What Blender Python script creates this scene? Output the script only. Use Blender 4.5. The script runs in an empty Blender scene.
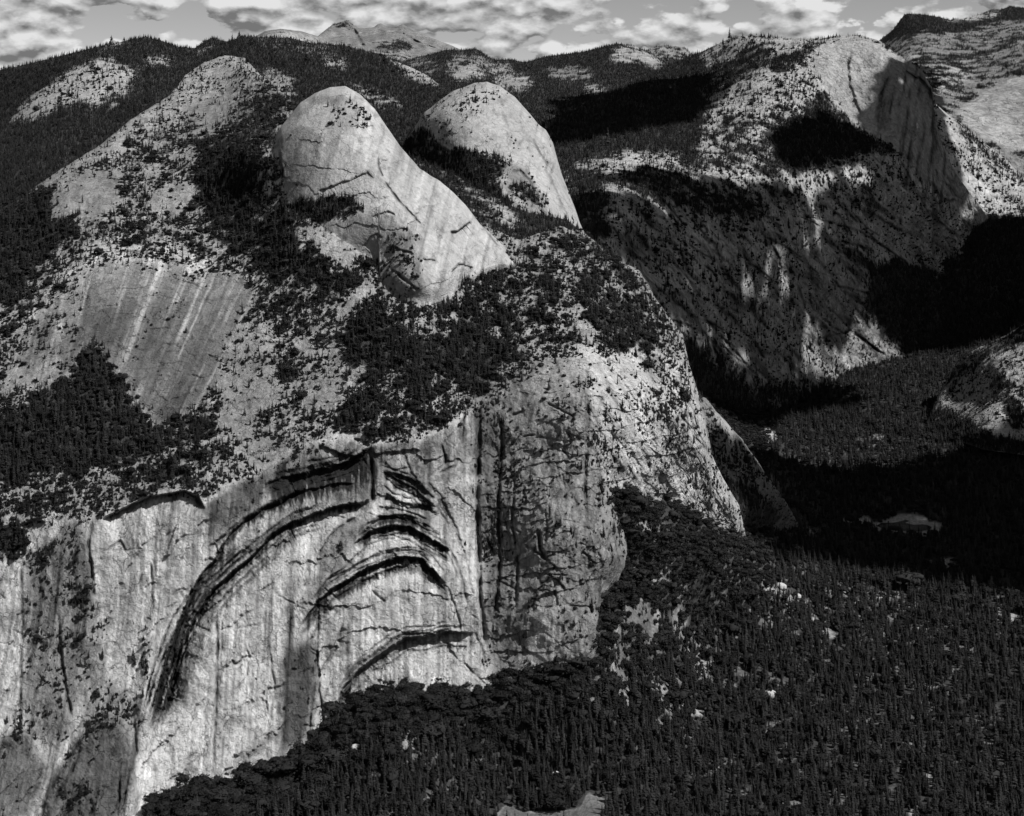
import bpy, math, random
import numpy as np
rng = np.random.default_rng(7)
random.seed(7)
F, V0, CAMZ = 1550.0, 139.0, 1000.0
W, H = 1024, 816
S = bpy.context.scene
COL = S.collection
f32 = np.float32

# ------------------------------------------------------------------ noise
_perm = np.random.default_rng(3).permutation(256).astype(np.int32)
_perm = np.concatenate([_perm, _perm, _perm])
_g = np.random.default_rng(5).normal(size=(256, 3)); _g = (_g/np.linalg.norm(_g, axis=1)[:, None]).astype(f32)

def pn(x, y, z):
    x = np.asarray(x, f32); y = np.asarray(y, f32); z = np.asarray(z, f32)
    x, y, z = np.broadcast_arrays(x, y, z)
    xi = np.floor(x).astype(np.int32); yi = np.floor(y).astype(np.int32); zi = np.floor(z).astype(np.int32)
    xf = x-xi; yf = y-yi; zf = z-zi
    xi &= 255; yi &= 255; zi &= 255
    u = xf*xf*xf*(xf*(xf*6-15)+10); v = yf*yf*yf*(yf*(yf*6-15)+10); w = zf*zf*zf*(zf*(zf*6-15)+10)
    def g(dx, dy, dz):
        h = _perm[_perm[_perm[xi+dx]+yi+dy]+zi+dz]
        gr = _g[h]
        return gr[..., 0]*(xf-dx)+gr[..., 1]*(yf-dy)+gr[..., 2]*(zf-dz)
    def lerp(a, b, t): return a+(b-a)*t
    r = lerp(lerp(lerp(g(0,0,0), g(1,0,0), u), lerp(g(0,1,0), g(1,1,0), u), v),
             lerp(lerp(g(0,0,1), g(1,0,1), u), lerp(g(0,1,1), g(1,1,1), u), v), w)
    return r*1.5

def fbm(x, y, z, o=4, gain=.5, ridged=False):
    a, s, t, fr = 1.0, 0.0, 0.0, 1.0
    for i in range(o):
        n = pn(x*fr+17*i, y*fr-9*i, z*fr+5*i)
        if ridged: n = 1-2*np.abs(n)
        s = s+a*n; t += a; a *= gain; fr *= 2.03
    return s/t

def sstep(a, b, x):
    t = np.clip((x-a)/(b-a), 0, 1); return t*t*(3-2*t)

# ------------------------------------------------------------------ image <-> world helpers (calibrated camera)
def world(u, v, y):
    return np.stack([(u-512)/F*y, y, CAMZ-(v-V0)/F*y], -1)

def inpoly(U, V, poly):
    p = np.asarray(poly, f32); out = np.zeros(U.shape, bool)
    bb = (U >= p[:,0].min()) & (U <= p[:,0].max()) & (V >= p[:,1].min()) & (V <= p[:,1].max())
    idx = np.nonzero(bb.ravel())[0]
    if len(idx) == 0: return out
    x = U.ravel()[idx]; y = V.ravel()[idx]; ins = np.zeros(len(idx), bool)
    n = len(p)
    for i in range(n):
        x1, y1 = p[i]; x2, y2 = p[(i+1) % n]
        if y1 == y2: continue
        c = ((y1 > y) != (y2 > y)) & (x < (x2-x1)*(y-y1)/(y2-y1)+x1)
        ins ^= c
    o = out.ravel(); o[idx] = ins
    return o.reshape(U.shape)

def blur(a, r):
    for ax in (0, 1):
        for _ in range(2):
            p = [(0, 0), (0, 0)]; p[ax] = (r+1, r)
            c = np.cumsum(np.pad(a, p, mode='edge').astype(np.float64), axis=ax)
            n = a.shape[ax]
            a = (np.take(c, np.arange(2*r+1, 2*r+1+n), axis=ax)-np.take(c, np.arange(n), axis=ax))/(2*r+1)
    return a.astype(f32)

def sdist(U, V, pts, R):
    """signed distance to polyline (positive below / right of a left-to-right line); returns flat idx, sd, arclength fraction"""
    p = np.asarray(pts, f32)
    bb = (U > p[:,0].min()-R) & (U < p[:,0].max()+R) & (V > p[:,1].min()-R) & (V < p[:,1].max()+R)
    idx = np.nonzero(bb.ravel())[0]
    x = U.ravel()[idx]; y = V.ravel()[idx]
    best = np.full(len(idx), 1e9, f32); sg = np.ones(len(idx), f32); al = np.zeros(len(idx), f32)
    L = np.concatenate([[0], np.cumsum(np.hypot(*(p[1:]-p[:-1]).T))])
    for i in range(len(p)-1):
        d = p[i+1]-p[i]; l2 = float(d@d)+1e-6
        rx = x-p[i,0]; ry = y-p[i,1]
        t = np.clip((rx*d[0]+ry*d[1])/l2, 0, 1)
        dx = rx-t*d[0]; dy = ry-t*d[1]
        dd = np.hypot(dx, dy)
        m = dd < best
        best[m] = dd[m]; sg[m] = np.sign(d[0]*ry-d[1]*rx)[m]; al[m] = ((L[i]+t*math.sqrt(l2))/L[-1])[m]
    k = best < R
    return idx[k], (best*sg)[k], al[k]

def tps_fit(c):
    c = np.asarray(c, float); P = c[:, :2]/200.0; z = np.log(c[:, 2]); n = len(c)
    d = np.linalg.norm(P[:, None]-P[None], axis=-1); K = np.where(d > 0, d*d*np.log(d+1e-12), 0)+np.eye(n)*2e-4
    A = np.zeros((n+3, n+3)); A[:n, :n] = K; A[:n, n] = 1; A[:n, n+1:] = P; A[n, :n] = 1; A[n+1:, :n] = P.T
    b = np.zeros(n+3); b[:n] = z
    return P, np.linalg.solve(A, b)

def tps_eval(fit, u, v):
    P, w = fit; n = len(P)
    x = (np.asarray(u, f32)/200).astype(f32); y = (np.asarray(v, f32)/200).astype(f32)
    s = w[n]+w[n+1]*x+w[n+2]*y
    for i in range(n):
        d2 = (x-P[i,0])**2+(y-P[i,1])**2+1e-12
        s = s+w[i]*.5*d2*np.log(d2)
    return np.exp(s)

# ------------------------------------------------------------------ materials
def new_mat(name):
    m = bpy.data.materials.new(name); m.use_nodes = True
    nt = m.node_tree; b = nt.nodes['Principled BSDF']
    b.inputs['Roughness'].default_value = .95; b.inputs['Specular IOR Level'].default_value = .08
    return m, nt, b

def rock_mat(name, scale=.12, bump=.6, dist=2.5, amp=.35, joints=0.0, jsize=30.0):
    """granite: per-landform tone, grain, and (joints > 0) two sets of broken joint lines that run deeper vertically"""
    m, nt, b = new_mat(name); N = nt.nodes; L = nt.links
    def mth(op, x, y):
        n = N.new('ShaderNodeMath'); n.operation = op
        for k, q in enumerate((x, y)):
            if isinstance(q, (int, float)): n.inputs[k].default_value = q
            else: L.new(q, n.inputs[k])
        return n.outputs[0]
    def rng_(x, a, c, d, e, smooth=False):
        n = N.new('ShaderNodeMapRange'); n.inputs[1].default_value = a; n.inputs[2].default_value = c; n.inputs[3].default_value = d; n.inputs[4].default_value = e
        if smooth: n.interpolation_type = 'SMOOTHSTEP'
        L.new(x, n.inputs[0]); return n.outputs[0]
    def noise(vec, sc, det, ro=.6):
        n = N.new('ShaderNodeTexNoise'); n.inputs['Scale'].default_value = sc; n.inputs['Detail'].default_value = det; n.inputs['Roughness'].default_value = ro
        L.new(vec, n.inputs['Vector']); return n
    at = N.new('ShaderNodeAttribute'); at.attribute_name = 'albedo'
    tc = N.new('ShaderNodeTexCoord'); P = tc.outputs['Object']
    n1 = noise(P, scale, 7, .68).outputs['Fac']
    col = mth('MULTIPLY', at.outputs['Fac'], rng_(n1, .3, .7, 1-amp, 1+amp)); hgt = n1
    if joints:
        mp = N.new('ShaderNodeMapping'); mp.inputs['Scale'].default_value = (1, 1, .5); L.new(P, mp.inputs['Vector'])
        dn = noise(P, 1.6/jsize, 4)
        va = N.new('ShaderNodeVectorMath'); va.operation = 'MULTIPLY_ADD'; L.new(dn.outputs['Color'], va.inputs[0]); va.inputs[1].default_value = (jsize*.9,)*3; L.new(mp.outputs[0], va.inputs[2])
        for q, w, st in ((1.0, .028, joints), (2.7, .035, joints*.75)):
            v = N.new('ShaderNodeTexVoronoi'); v.feature = 'DISTANCE_TO_EDGE'; v.inputs['Scale'].default_value = q/jsize; L.new(va.outputs[0], v.inputs['Vector'])
            cr = rng_(v.outputs['Distance'], 0.0, w, 1.0, 0.0, True)
            mk = rng_(noise(P, .7*q/jsize, 3).outputs['Fac'], .46, .62, 0, 1)
            cr = mth('MULTIPLY', cr, mk)
            col = mth('MULTIPLY', col, mth('SUBTRACT', 1.0, mth('MULTIPLY', cr, st)))
            hgt = mth('SUBTRACT', hgt, mth('MULTIPLY', cr, .35))
            # plates between joints sit at slightly different depths
            v2 = N.new('ShaderNodeTexVoronoi'); v2.inputs['Scale'].default_value = q/jsize; L.new(va.outputs[0], v2.inputs['Vector'])
            sp = N.new('ShaderNodeSeparateColor'); L.new(v2.outputs['Color'], sp.inputs[0])
            hgt = mth('ADD', hgt, mth('MULTIPLY', sp.outputs[0], .22))
            col = mth('MULTIPLY', col, rng_(sp.outputs[1], 0, 1, 1-.22*joints, 1+.22*joints))
    L.new(col, b.inputs['Base Color'])
    bp = N.new('ShaderNodeBump'); bp.inputs['Strength'].default_value = bump; bp.inputs['Distance'].default_value = dist
    L.new(hgt, bp.inputs['Height']); L.new(bp.outputs[0], b.inputs['Normal'])
    return m

def plant_mat(name, lo, hi):
    m, nt, b = new_mat(name); N = nt.nodes; L = nt.links
    oi = N.new('ShaderNodeObjectInfo'); tc = N.new('ShaderNodeTexCoord')
    n1 = N.new('ShaderNodeTexNoise'); n1.inputs['Scale'].default_value = 9; n1.inputs['Detail'].default_value = 2
    L.new(tc.outputs['Object'], n1.inputs['Vector'])
    ad = N.new('ShaderNodeMath'); ad.operation = 'ADD'; L.new(oi.outputs['Random'], ad.inputs[0]); L.new(n1.outputs['Fac'], ad.inputs[1])
    mp = N.new('ShaderNodeMapRange'); mp.inputs[1].default_value = .3; mp.inputs[2].default_value = 1.7; mp.inputs[3].default_value = lo; mp.inputs[4].default_value = hi
    L.new(ad.outputs[0], mp.inputs[0]); L.new(mp.outputs[0], b.inputs['Base Color'])
    return m

M_rock = rock_mat('weathered_granite', .18, 1.0, 4.5, .22, .60, 26)
M_dome = rock_mat('dome_granite', .14, .8, 4.0, .22, .30, 60)
M_wall = rock_mat('canyon_granite', .08, 1.0, 9.0, .34, .6, 60)
M_far = rock_mat('distant_granite', .03, .9, 14.0, .40, .5, 130)
M_ground = rock_mat('forest_floor', .15, .6, 2.0, .45)
M_con = plant_mat('conifer_needles', .004, .034)
M_oak = plant_mat('oak_leaves', .006, .030)
M_shr = plant_mat('shrub_leaves', .008, .028)
M_bark, _nt, _b = new_mat('bark')
_n = _nt.nodes.new('ShaderNodeTexNoise'); _n.inputs['Scale'].default_value = 30
_r = _nt.nodes.new('ShaderNodeMapRange'); _r.inputs[3].default_value = .05; _r.inputs[4].default_value = .14
_nt.links.new(_n.outputs['Fac'], _r.inputs[0]); _nt.links.new(_r.outputs[0], _b.inputs['Base Color'])

def tag(o, label, cat, group=None, kind=None):
    o['label'] = label; o['category'] = cat
    if group: o['group'] = group
    if kind: o['kind'] = kind
    return o

def mesh_np(name, verts, quads=None, tris=None, normals=None, attrs=None, mats=(), mat_idx=None):
    me = bpy.data.meshes.new(name)
    nq = 0 if quads is None else len(quads); ntr = 0 if tris is None else len(tris)
    me.vertices.add(len(verts)); me.vertices.foreach_set('co', np.ascontiguousarray(verts, f32).ravel())
    loops = []
    if nq: loops.append(np.asarray(quads, np.int32).ravel())
    if ntr: loops.append(np.asarray(tris, np.int32).ravel())
    lp = np.concatenate(loops)
    me.loops.add(len(lp)); me.loops.foreach_set('vertex_index', lp)
    me.polygons.add(nq+ntr)
    st = np.concatenate([np.arange(nq)*4, nq*4+np.arange(ntr)*3]).astype(np.int32)
    me.polygons.foreach_set('loop_start', st)
    for m in mats: me.materials.append(m)
    if mat_idx is not None: me.polygons.foreach_set('material_index', np.asarray(mat_idx, np.int32))
    me.update(calc_edges=True)
    for k, a in (attrs or {}).items():
        at = me.attributes.new(k, 'FLOAT', 'POINT'); at.data.foreach_set('value', np.ascontiguousarray(a, f32).ravel())
    if normals is not None:
        me.polygons.foreach_set('use_smooth', np.ones(nq+ntr, bool))
        me.normals_split_custom_set_from_vertices(np.ascontiguousarray(normals, f32).reshape(-1, 3))
    return me

def link(name, me, parent=None):
    o = bpy.data.objects.new(name, me); COL.objects.link(o); o.parent = parent
    return o

# ------------------------------------------------------------------ landform layers
LAYERS = []
ROCK = .80
class Layer:
    def __init__(s, key, u0, u1, du, top, bot, rows, ctrl, roll=(0, 1), back=None, jag=0.0):
        s.key = key; s.fit = tps_fit(ctrl); s.roll = roll
        s.u = np.arange(u0, u1+.01, du).astype(f32)
        top = np.asarray(top, f32); bot = np.asarray(bot, f32)
        s.topf = lambda x: np.interp(x, top[:,0], top[:,1]); s.botf = lambda x: np.interp(x, bot[:,0], bot[:,1])
        tv = s.topf(s.u)
        if jag: tv = tv+jag*fbm(s.u*.09, s.u*0+3.3, s.u*0, 4, .6)
        bv = np.maximum(s.botf(s.u), tv+3)
        t = np.linspace(0, 1, rows).astype(f32)
        s.U = np.broadcast_to(s.u[:, None], (len(s.u), rows)).copy()
        s.V = (tv[:, None]+(bv-tv)[:, None]*t[None]).astype(f32)
        tb = s.topf(s.u)
        sl = blur(np.abs(np.gradient(tb, s.u))[:, None], 3)
        s.D = (s.V-tv[:, None])/np.sqrt(1+np.minimum(sl, 3)**2)
        s.Y = tps_eval(s.fit, s.U, s.V)
        A, w = roll
        if callable(A): A = A(s.u)[:, None]
        if np.any(A):
            q = np.clip(1-s.D/w, 0, 1); s.Y = s.Y+A*(1-np.sqrt(np.maximum(1-q*q, 0)))
        s.back = back or [(15, -2), (60, -25), (160, -120), (300, -320)]
        s.cov = np.zeros_like(s.U); s.shr = np.zeros_like(s.U); s.alb = np.full_like(s.U, .36); s.oak = np.zeros_like(s.U)
        s.reg = np.zeros(s.U.shape, np.int16)
        s.P0 = world(s.U, s.V, s.Y)
        LAYERS.append(s)
    def mask(s, items, warp=3.0):
        k = f32(1/11)
        wu = s.U+warp*fbm(s.U*k, s.V*k, 1.7, 3, .6); wv = s.V+warp*fbm(s.U*k, s.V*k, 8.1, 3, .6)
        for c, sh, tone, poly in items:
            m = inpoly(wu, wv, poly) if poly is not None else np.ones(s.U.shape, bool)
            if c is not None: s.cov[m] = c
            if sh is not None: s.shr[m] = sh
            if tone is not None: s.alb[m] = tone
    def soften(s, rc=4, ra=3):
        s.cov = blur(s.cov, rc); s.shr = blur(s.shr, rc); s.alb = blur(s.alb, ra)
    def rough(s, amp, wl, o=5, gain=.5, ridged=False, where=None, sx=1, sz=1, zofs=0):
        P = s.P0
        n = fbm(P[...,0]/wl*sx, P[...,1]/wl*sx+zofs, P[...,2]/wl*sz, o, gain, ridged)*amp
        if where is not None: n = n*where
        s.Y = s.Y+n
    def step(s, pts, depth, fall, stain=0, slen=8, bulge=.35, dark=0, edge=1.3, R=None, cont=0):
        R = R or max(fall*3, slen*1.6, 8)
        idx, sd, al = sdist(s.U, s.V, pts, R)
        if not len(idx): return
        tp = np.clip(np.minimum(al, 1-al)/.08, 0, 1)
        uu = s.U.ravel()[idx]; vv = s.V.ravel()[idx]
        jit = 3.0*fbm(uu*.05, vv*.05, 4.4, 5, .65); sd = sd+jit+1.1*np.round(1.5*fbm(uu*.16, vv*.16, 14.4, 2, .5))
        tp = tp*np.clip(.9+cont*.15+(1.2-.8*cont)*fbm(al*len(pts)*1.7+pts[0][0], al*0, al*0+2.2, 4, .6), .12, 1.35)
        y = s.Y.ravel()
        y[idx] += tp*depth*np.where(sd > 0, sstep(0, edge, sd)*np.exp(-np.maximum(sd-edge, 0)/fall), 0)
        y[idx] -= tp*depth*bulge*np.where(sd <= 0, np.exp(sd/(fall*.6)), sstep(edge, 0, sd))
        s.Y = y.reshape(s.Y.shape)
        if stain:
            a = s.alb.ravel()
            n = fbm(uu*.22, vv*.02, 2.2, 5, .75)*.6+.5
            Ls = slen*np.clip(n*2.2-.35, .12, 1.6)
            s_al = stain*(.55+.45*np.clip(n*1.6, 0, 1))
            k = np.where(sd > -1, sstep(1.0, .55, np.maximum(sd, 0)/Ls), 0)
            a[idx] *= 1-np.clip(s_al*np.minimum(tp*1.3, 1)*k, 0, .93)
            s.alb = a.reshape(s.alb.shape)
    def crack(s, pts, w, depth, dark=.5, jitter=1.5):
        idx, sd, al = sdist(s.U, s.V, pts, w*4+4)
        if not len(idx): return
        uu = s.U.ravel()[idx]; vv = s.V.ravel()[idx]
        sd = sd+jitter*fbm(uu*.1, vv*.1, 6.4, 3, .6)
        tp = np.clip(np.minimum(al, 1-al)/.1, 0, 1)*np.clip(.75+.8*pn(uu*.07, vv*.07, 1.1), .1, 1.2)
        g = np.exp(-(sd/w)**2)*tp
        y = s.Y.ravel(); y[idx] += depth*g; s.Y = y.reshape(s.Y.shape)
        a = s.alb.ravel(); a[idx] *= 1-np.clip(dark*g, 0, .95); s.alb = a.reshape(s.alb.shape)
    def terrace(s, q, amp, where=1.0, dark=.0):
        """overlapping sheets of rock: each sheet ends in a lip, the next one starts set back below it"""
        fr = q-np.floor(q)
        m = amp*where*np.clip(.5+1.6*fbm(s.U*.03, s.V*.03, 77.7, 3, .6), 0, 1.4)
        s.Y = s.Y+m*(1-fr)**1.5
        if dark: s.alb = s.alb*(1-dark*where*sstep(.16, .0, fr)*np.clip(m/amp, 0, 1))  # albedo darkened just below each lip, painting its shadow line
    def finish(s, cov_wl=45.0, floor=.045):
        s.P = world(s.U, s.V, s.Y)
        P = s.P
        n = fbm(P[...,0]/cov_wl, P[...,1]/cov_wl, P[...,2]/cov_wl*1.2, 4, .65)
        s.alb = np.clip(s.alb*ROCK, .02, .62)
        s.cv = np.clip(s.cov+1.6*n*4*s.cov*(1-s.cov), 0, 1)
        pn_ = .9*fbm(P[...,0]/85, P[...,1]/85+40, P[...,2]/60, 3, .6)+1.1*fbm(P[...,0]/24, P[...,1]/24+40, P[...,2]/14, 3, .65)
        s.sv = np.clip(s.shr-.04+1.5*pn_*4*s.shr*(1-s.shr), 0, 1)
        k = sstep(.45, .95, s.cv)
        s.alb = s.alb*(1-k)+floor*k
    def build(s, regions, mat):
        """regions: {id: (name, label, category)}; faces are shared out by region so that every landform is one object"""
        P = s.P; nc, nr = s.U.shape
        # rows that carry the landform over its skyline and down its far side
        tops = P[:, 0, :]; rows = []
        for dy, dz in s.back[::-1]:
            q = tops.copy(); r = (q[:,1]+dy)/q[:,1]
            q[:,0] *= r; q[:,1] += dy; q[:,2] += dz; rows.append(q)
        G = np.concatenate([np.stack(rows, 1), P], 1); nb = len(rows)
        du = np.gradient(G, axis=0); dv = np.gradient(G, axis=1)
        Nn = np.cross(dv, du); Nn /= np.linalg.norm(Nn, axis=-1, keepdims=True)+1e-9
        Nn = np.where((Nn[...,1:2] > .98), -Nn, Nn)
        alb = np.concatenate([np.repeat(s.alb[:, :1], nb, 1), s.alb], 1)
        reg = np.concatenate([np.repeat(s.reg[:, :1], nb, 1), s.reg], 1)
        R = nr+nb
        ii, jj = np.meshgrid(np.arange(nc-1), np.arange(R-1), indexing='ij')
        a = ii*R+jj
        Q = np.stack([a, a+1, a+R+1, a+R], -1).reshape(-1, 4)
        fr = reg[:-1, :-1].ravel()
        Gf = G.reshape(-1, 3); Nf = Nn.reshape(-1, 3); Af = alb.ravel()
        objs = {}
        for rid, (name, label, cat) in regions.items():
            q = Q[fr == rid]
            if not len(q): continue
            used = np.unique(q); mp = np.zeros(len(Gf), np.int64); mp[used] = np.arange(len(used))
            me = mesh_np(name, Gf[used], quads=mp[q], normals=Nf[used], attrs={'albedo': Af[used]}, mats=[mat])
            o = link(name, me); tag(o, label, cat, kind='structure'); objs[rid] = o
        return objs

def front_y(u, v):
    best = np.full(u.shape, 1e9)
    for s in LAYERS:
        m = (u >= s.u[0]) & (u <= s.u[-1]) & (v >= s.topf(u)) & (v <= np.maximum(s.botf(u), s.topf(u)+3))
        y = tps_eval(s.fit, u, v)
        best = np.where(m & (y < best), y, best)
    return best

# ================================================================== A: the front massif
RIM = [(-150,548),(0,532),(20,525),(60,512),(100,517),(130,502),(185,488),(206,502),(235,480),(262,470),(300,447),(340,434),(372,441),(420,437),(450,422),(478,405)]
A = Layer('massif', -220, 746, 1.0,
  top=[(-150,230),(0,205),(30,190),(60,170),(100,145),(130,120),(170,95),(185,75),(205,62),(225,55),(245,58),(256,70),(270,86),(290,97),(300,150),(330,215),(470,222),(500,232),(520,240),(560,226),(584,232),(600,245),(615,258),(640,271),(655,298),(670,318),(683,335),(689,364),(697,389),(705,415),(712,455),(724,480),(739,505),(747,540)],
  bot=[(-150,860),(100,850),(200,830),(300,800),(360,750),(500,730),(600,680),(640,620),(680,570),(747,560)],
  rows=700,
  ctrl=[(225,57,4300),(225,95,4000),(200,120,3750),(150,150,3500),(100,170,3350),(60,180,3300),(0,210,3300),(-150,230,3300),
   (100,210,3150),(200,200,3230),(50,260,3000),(0,300,2900),(150,255,2960),(230,260,2950),(245,150,3200),(262,190,3085),(270,150,3130),(285,225,2945),(300,280,2840),(345,235,2900),(330,262,2860),(385,300,2815),
   (160,420,2600),(160,340,2755),(60,350,2700),(0,400,2610),(-150,400,2610),(240,350,2750),(300,350,2740),(230,420,2600),(80,450,2520),
   (0,520,2435),(100,500,2445),(200,480,2455),(300,440,2535),(370,430,2550),(450,420,2590),(-150,530,2430),
   (0,620,2370),(0,720,2290),(0,830,2170),(-150,830,2170),(100,600,2390),(100,700,2310),(100,816,2215),(200,560,2408),(200,680,2345),(200,790,2282),
   (300,480,2500),(300,600,2425),(300,755,2362),(345,712,2415),(400,460,2540),(400,560,2490),(400,690,2440),(460,480,2560),(470,580,2500),(470,690,2450),
   (480,400,2650),(485,450,2615),(485,560,2560),(490,640,2500),(500,690,2455),(540,370,2690),(545,450,2590),(545,550,2510),(545,640,2470),(590,400,2610),(590,480,2560),(590,560,2520),(600,640,2500),
   (640,400,2700),(640,500,2715),(700,400,2850),(700,480,2850),(735,530,2960),(690,350,3010),(640,560,2740),(614,560,2545),(680,560,2850),(640,610,2780),
   (560,300,2900),(600,270,3060),(640,290,3080),(640,335,2930),(500,350,2760),(420,340,2730),(350,350,2715),(350,400,2610),(450,385,2660),(450,310,2840),(520,274,2992),(500,284,2945),(560,240,3180),(560,345,2790)],
  roll=(90, 14), back=[(20,-5),(80,-40),(200,-160),(350,-400)], jag=1.6)
rimv = np.interp(A.U, [p[0] for p in RIM], [p[1] for p in RIM])
wall = sstep(0, 8, A.V-rimv)*(A.U < 482)
A.mask([(.24,.62,.36,None)])
_ax, _az = A.P0[...,0], A.P0[...,2]
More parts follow.
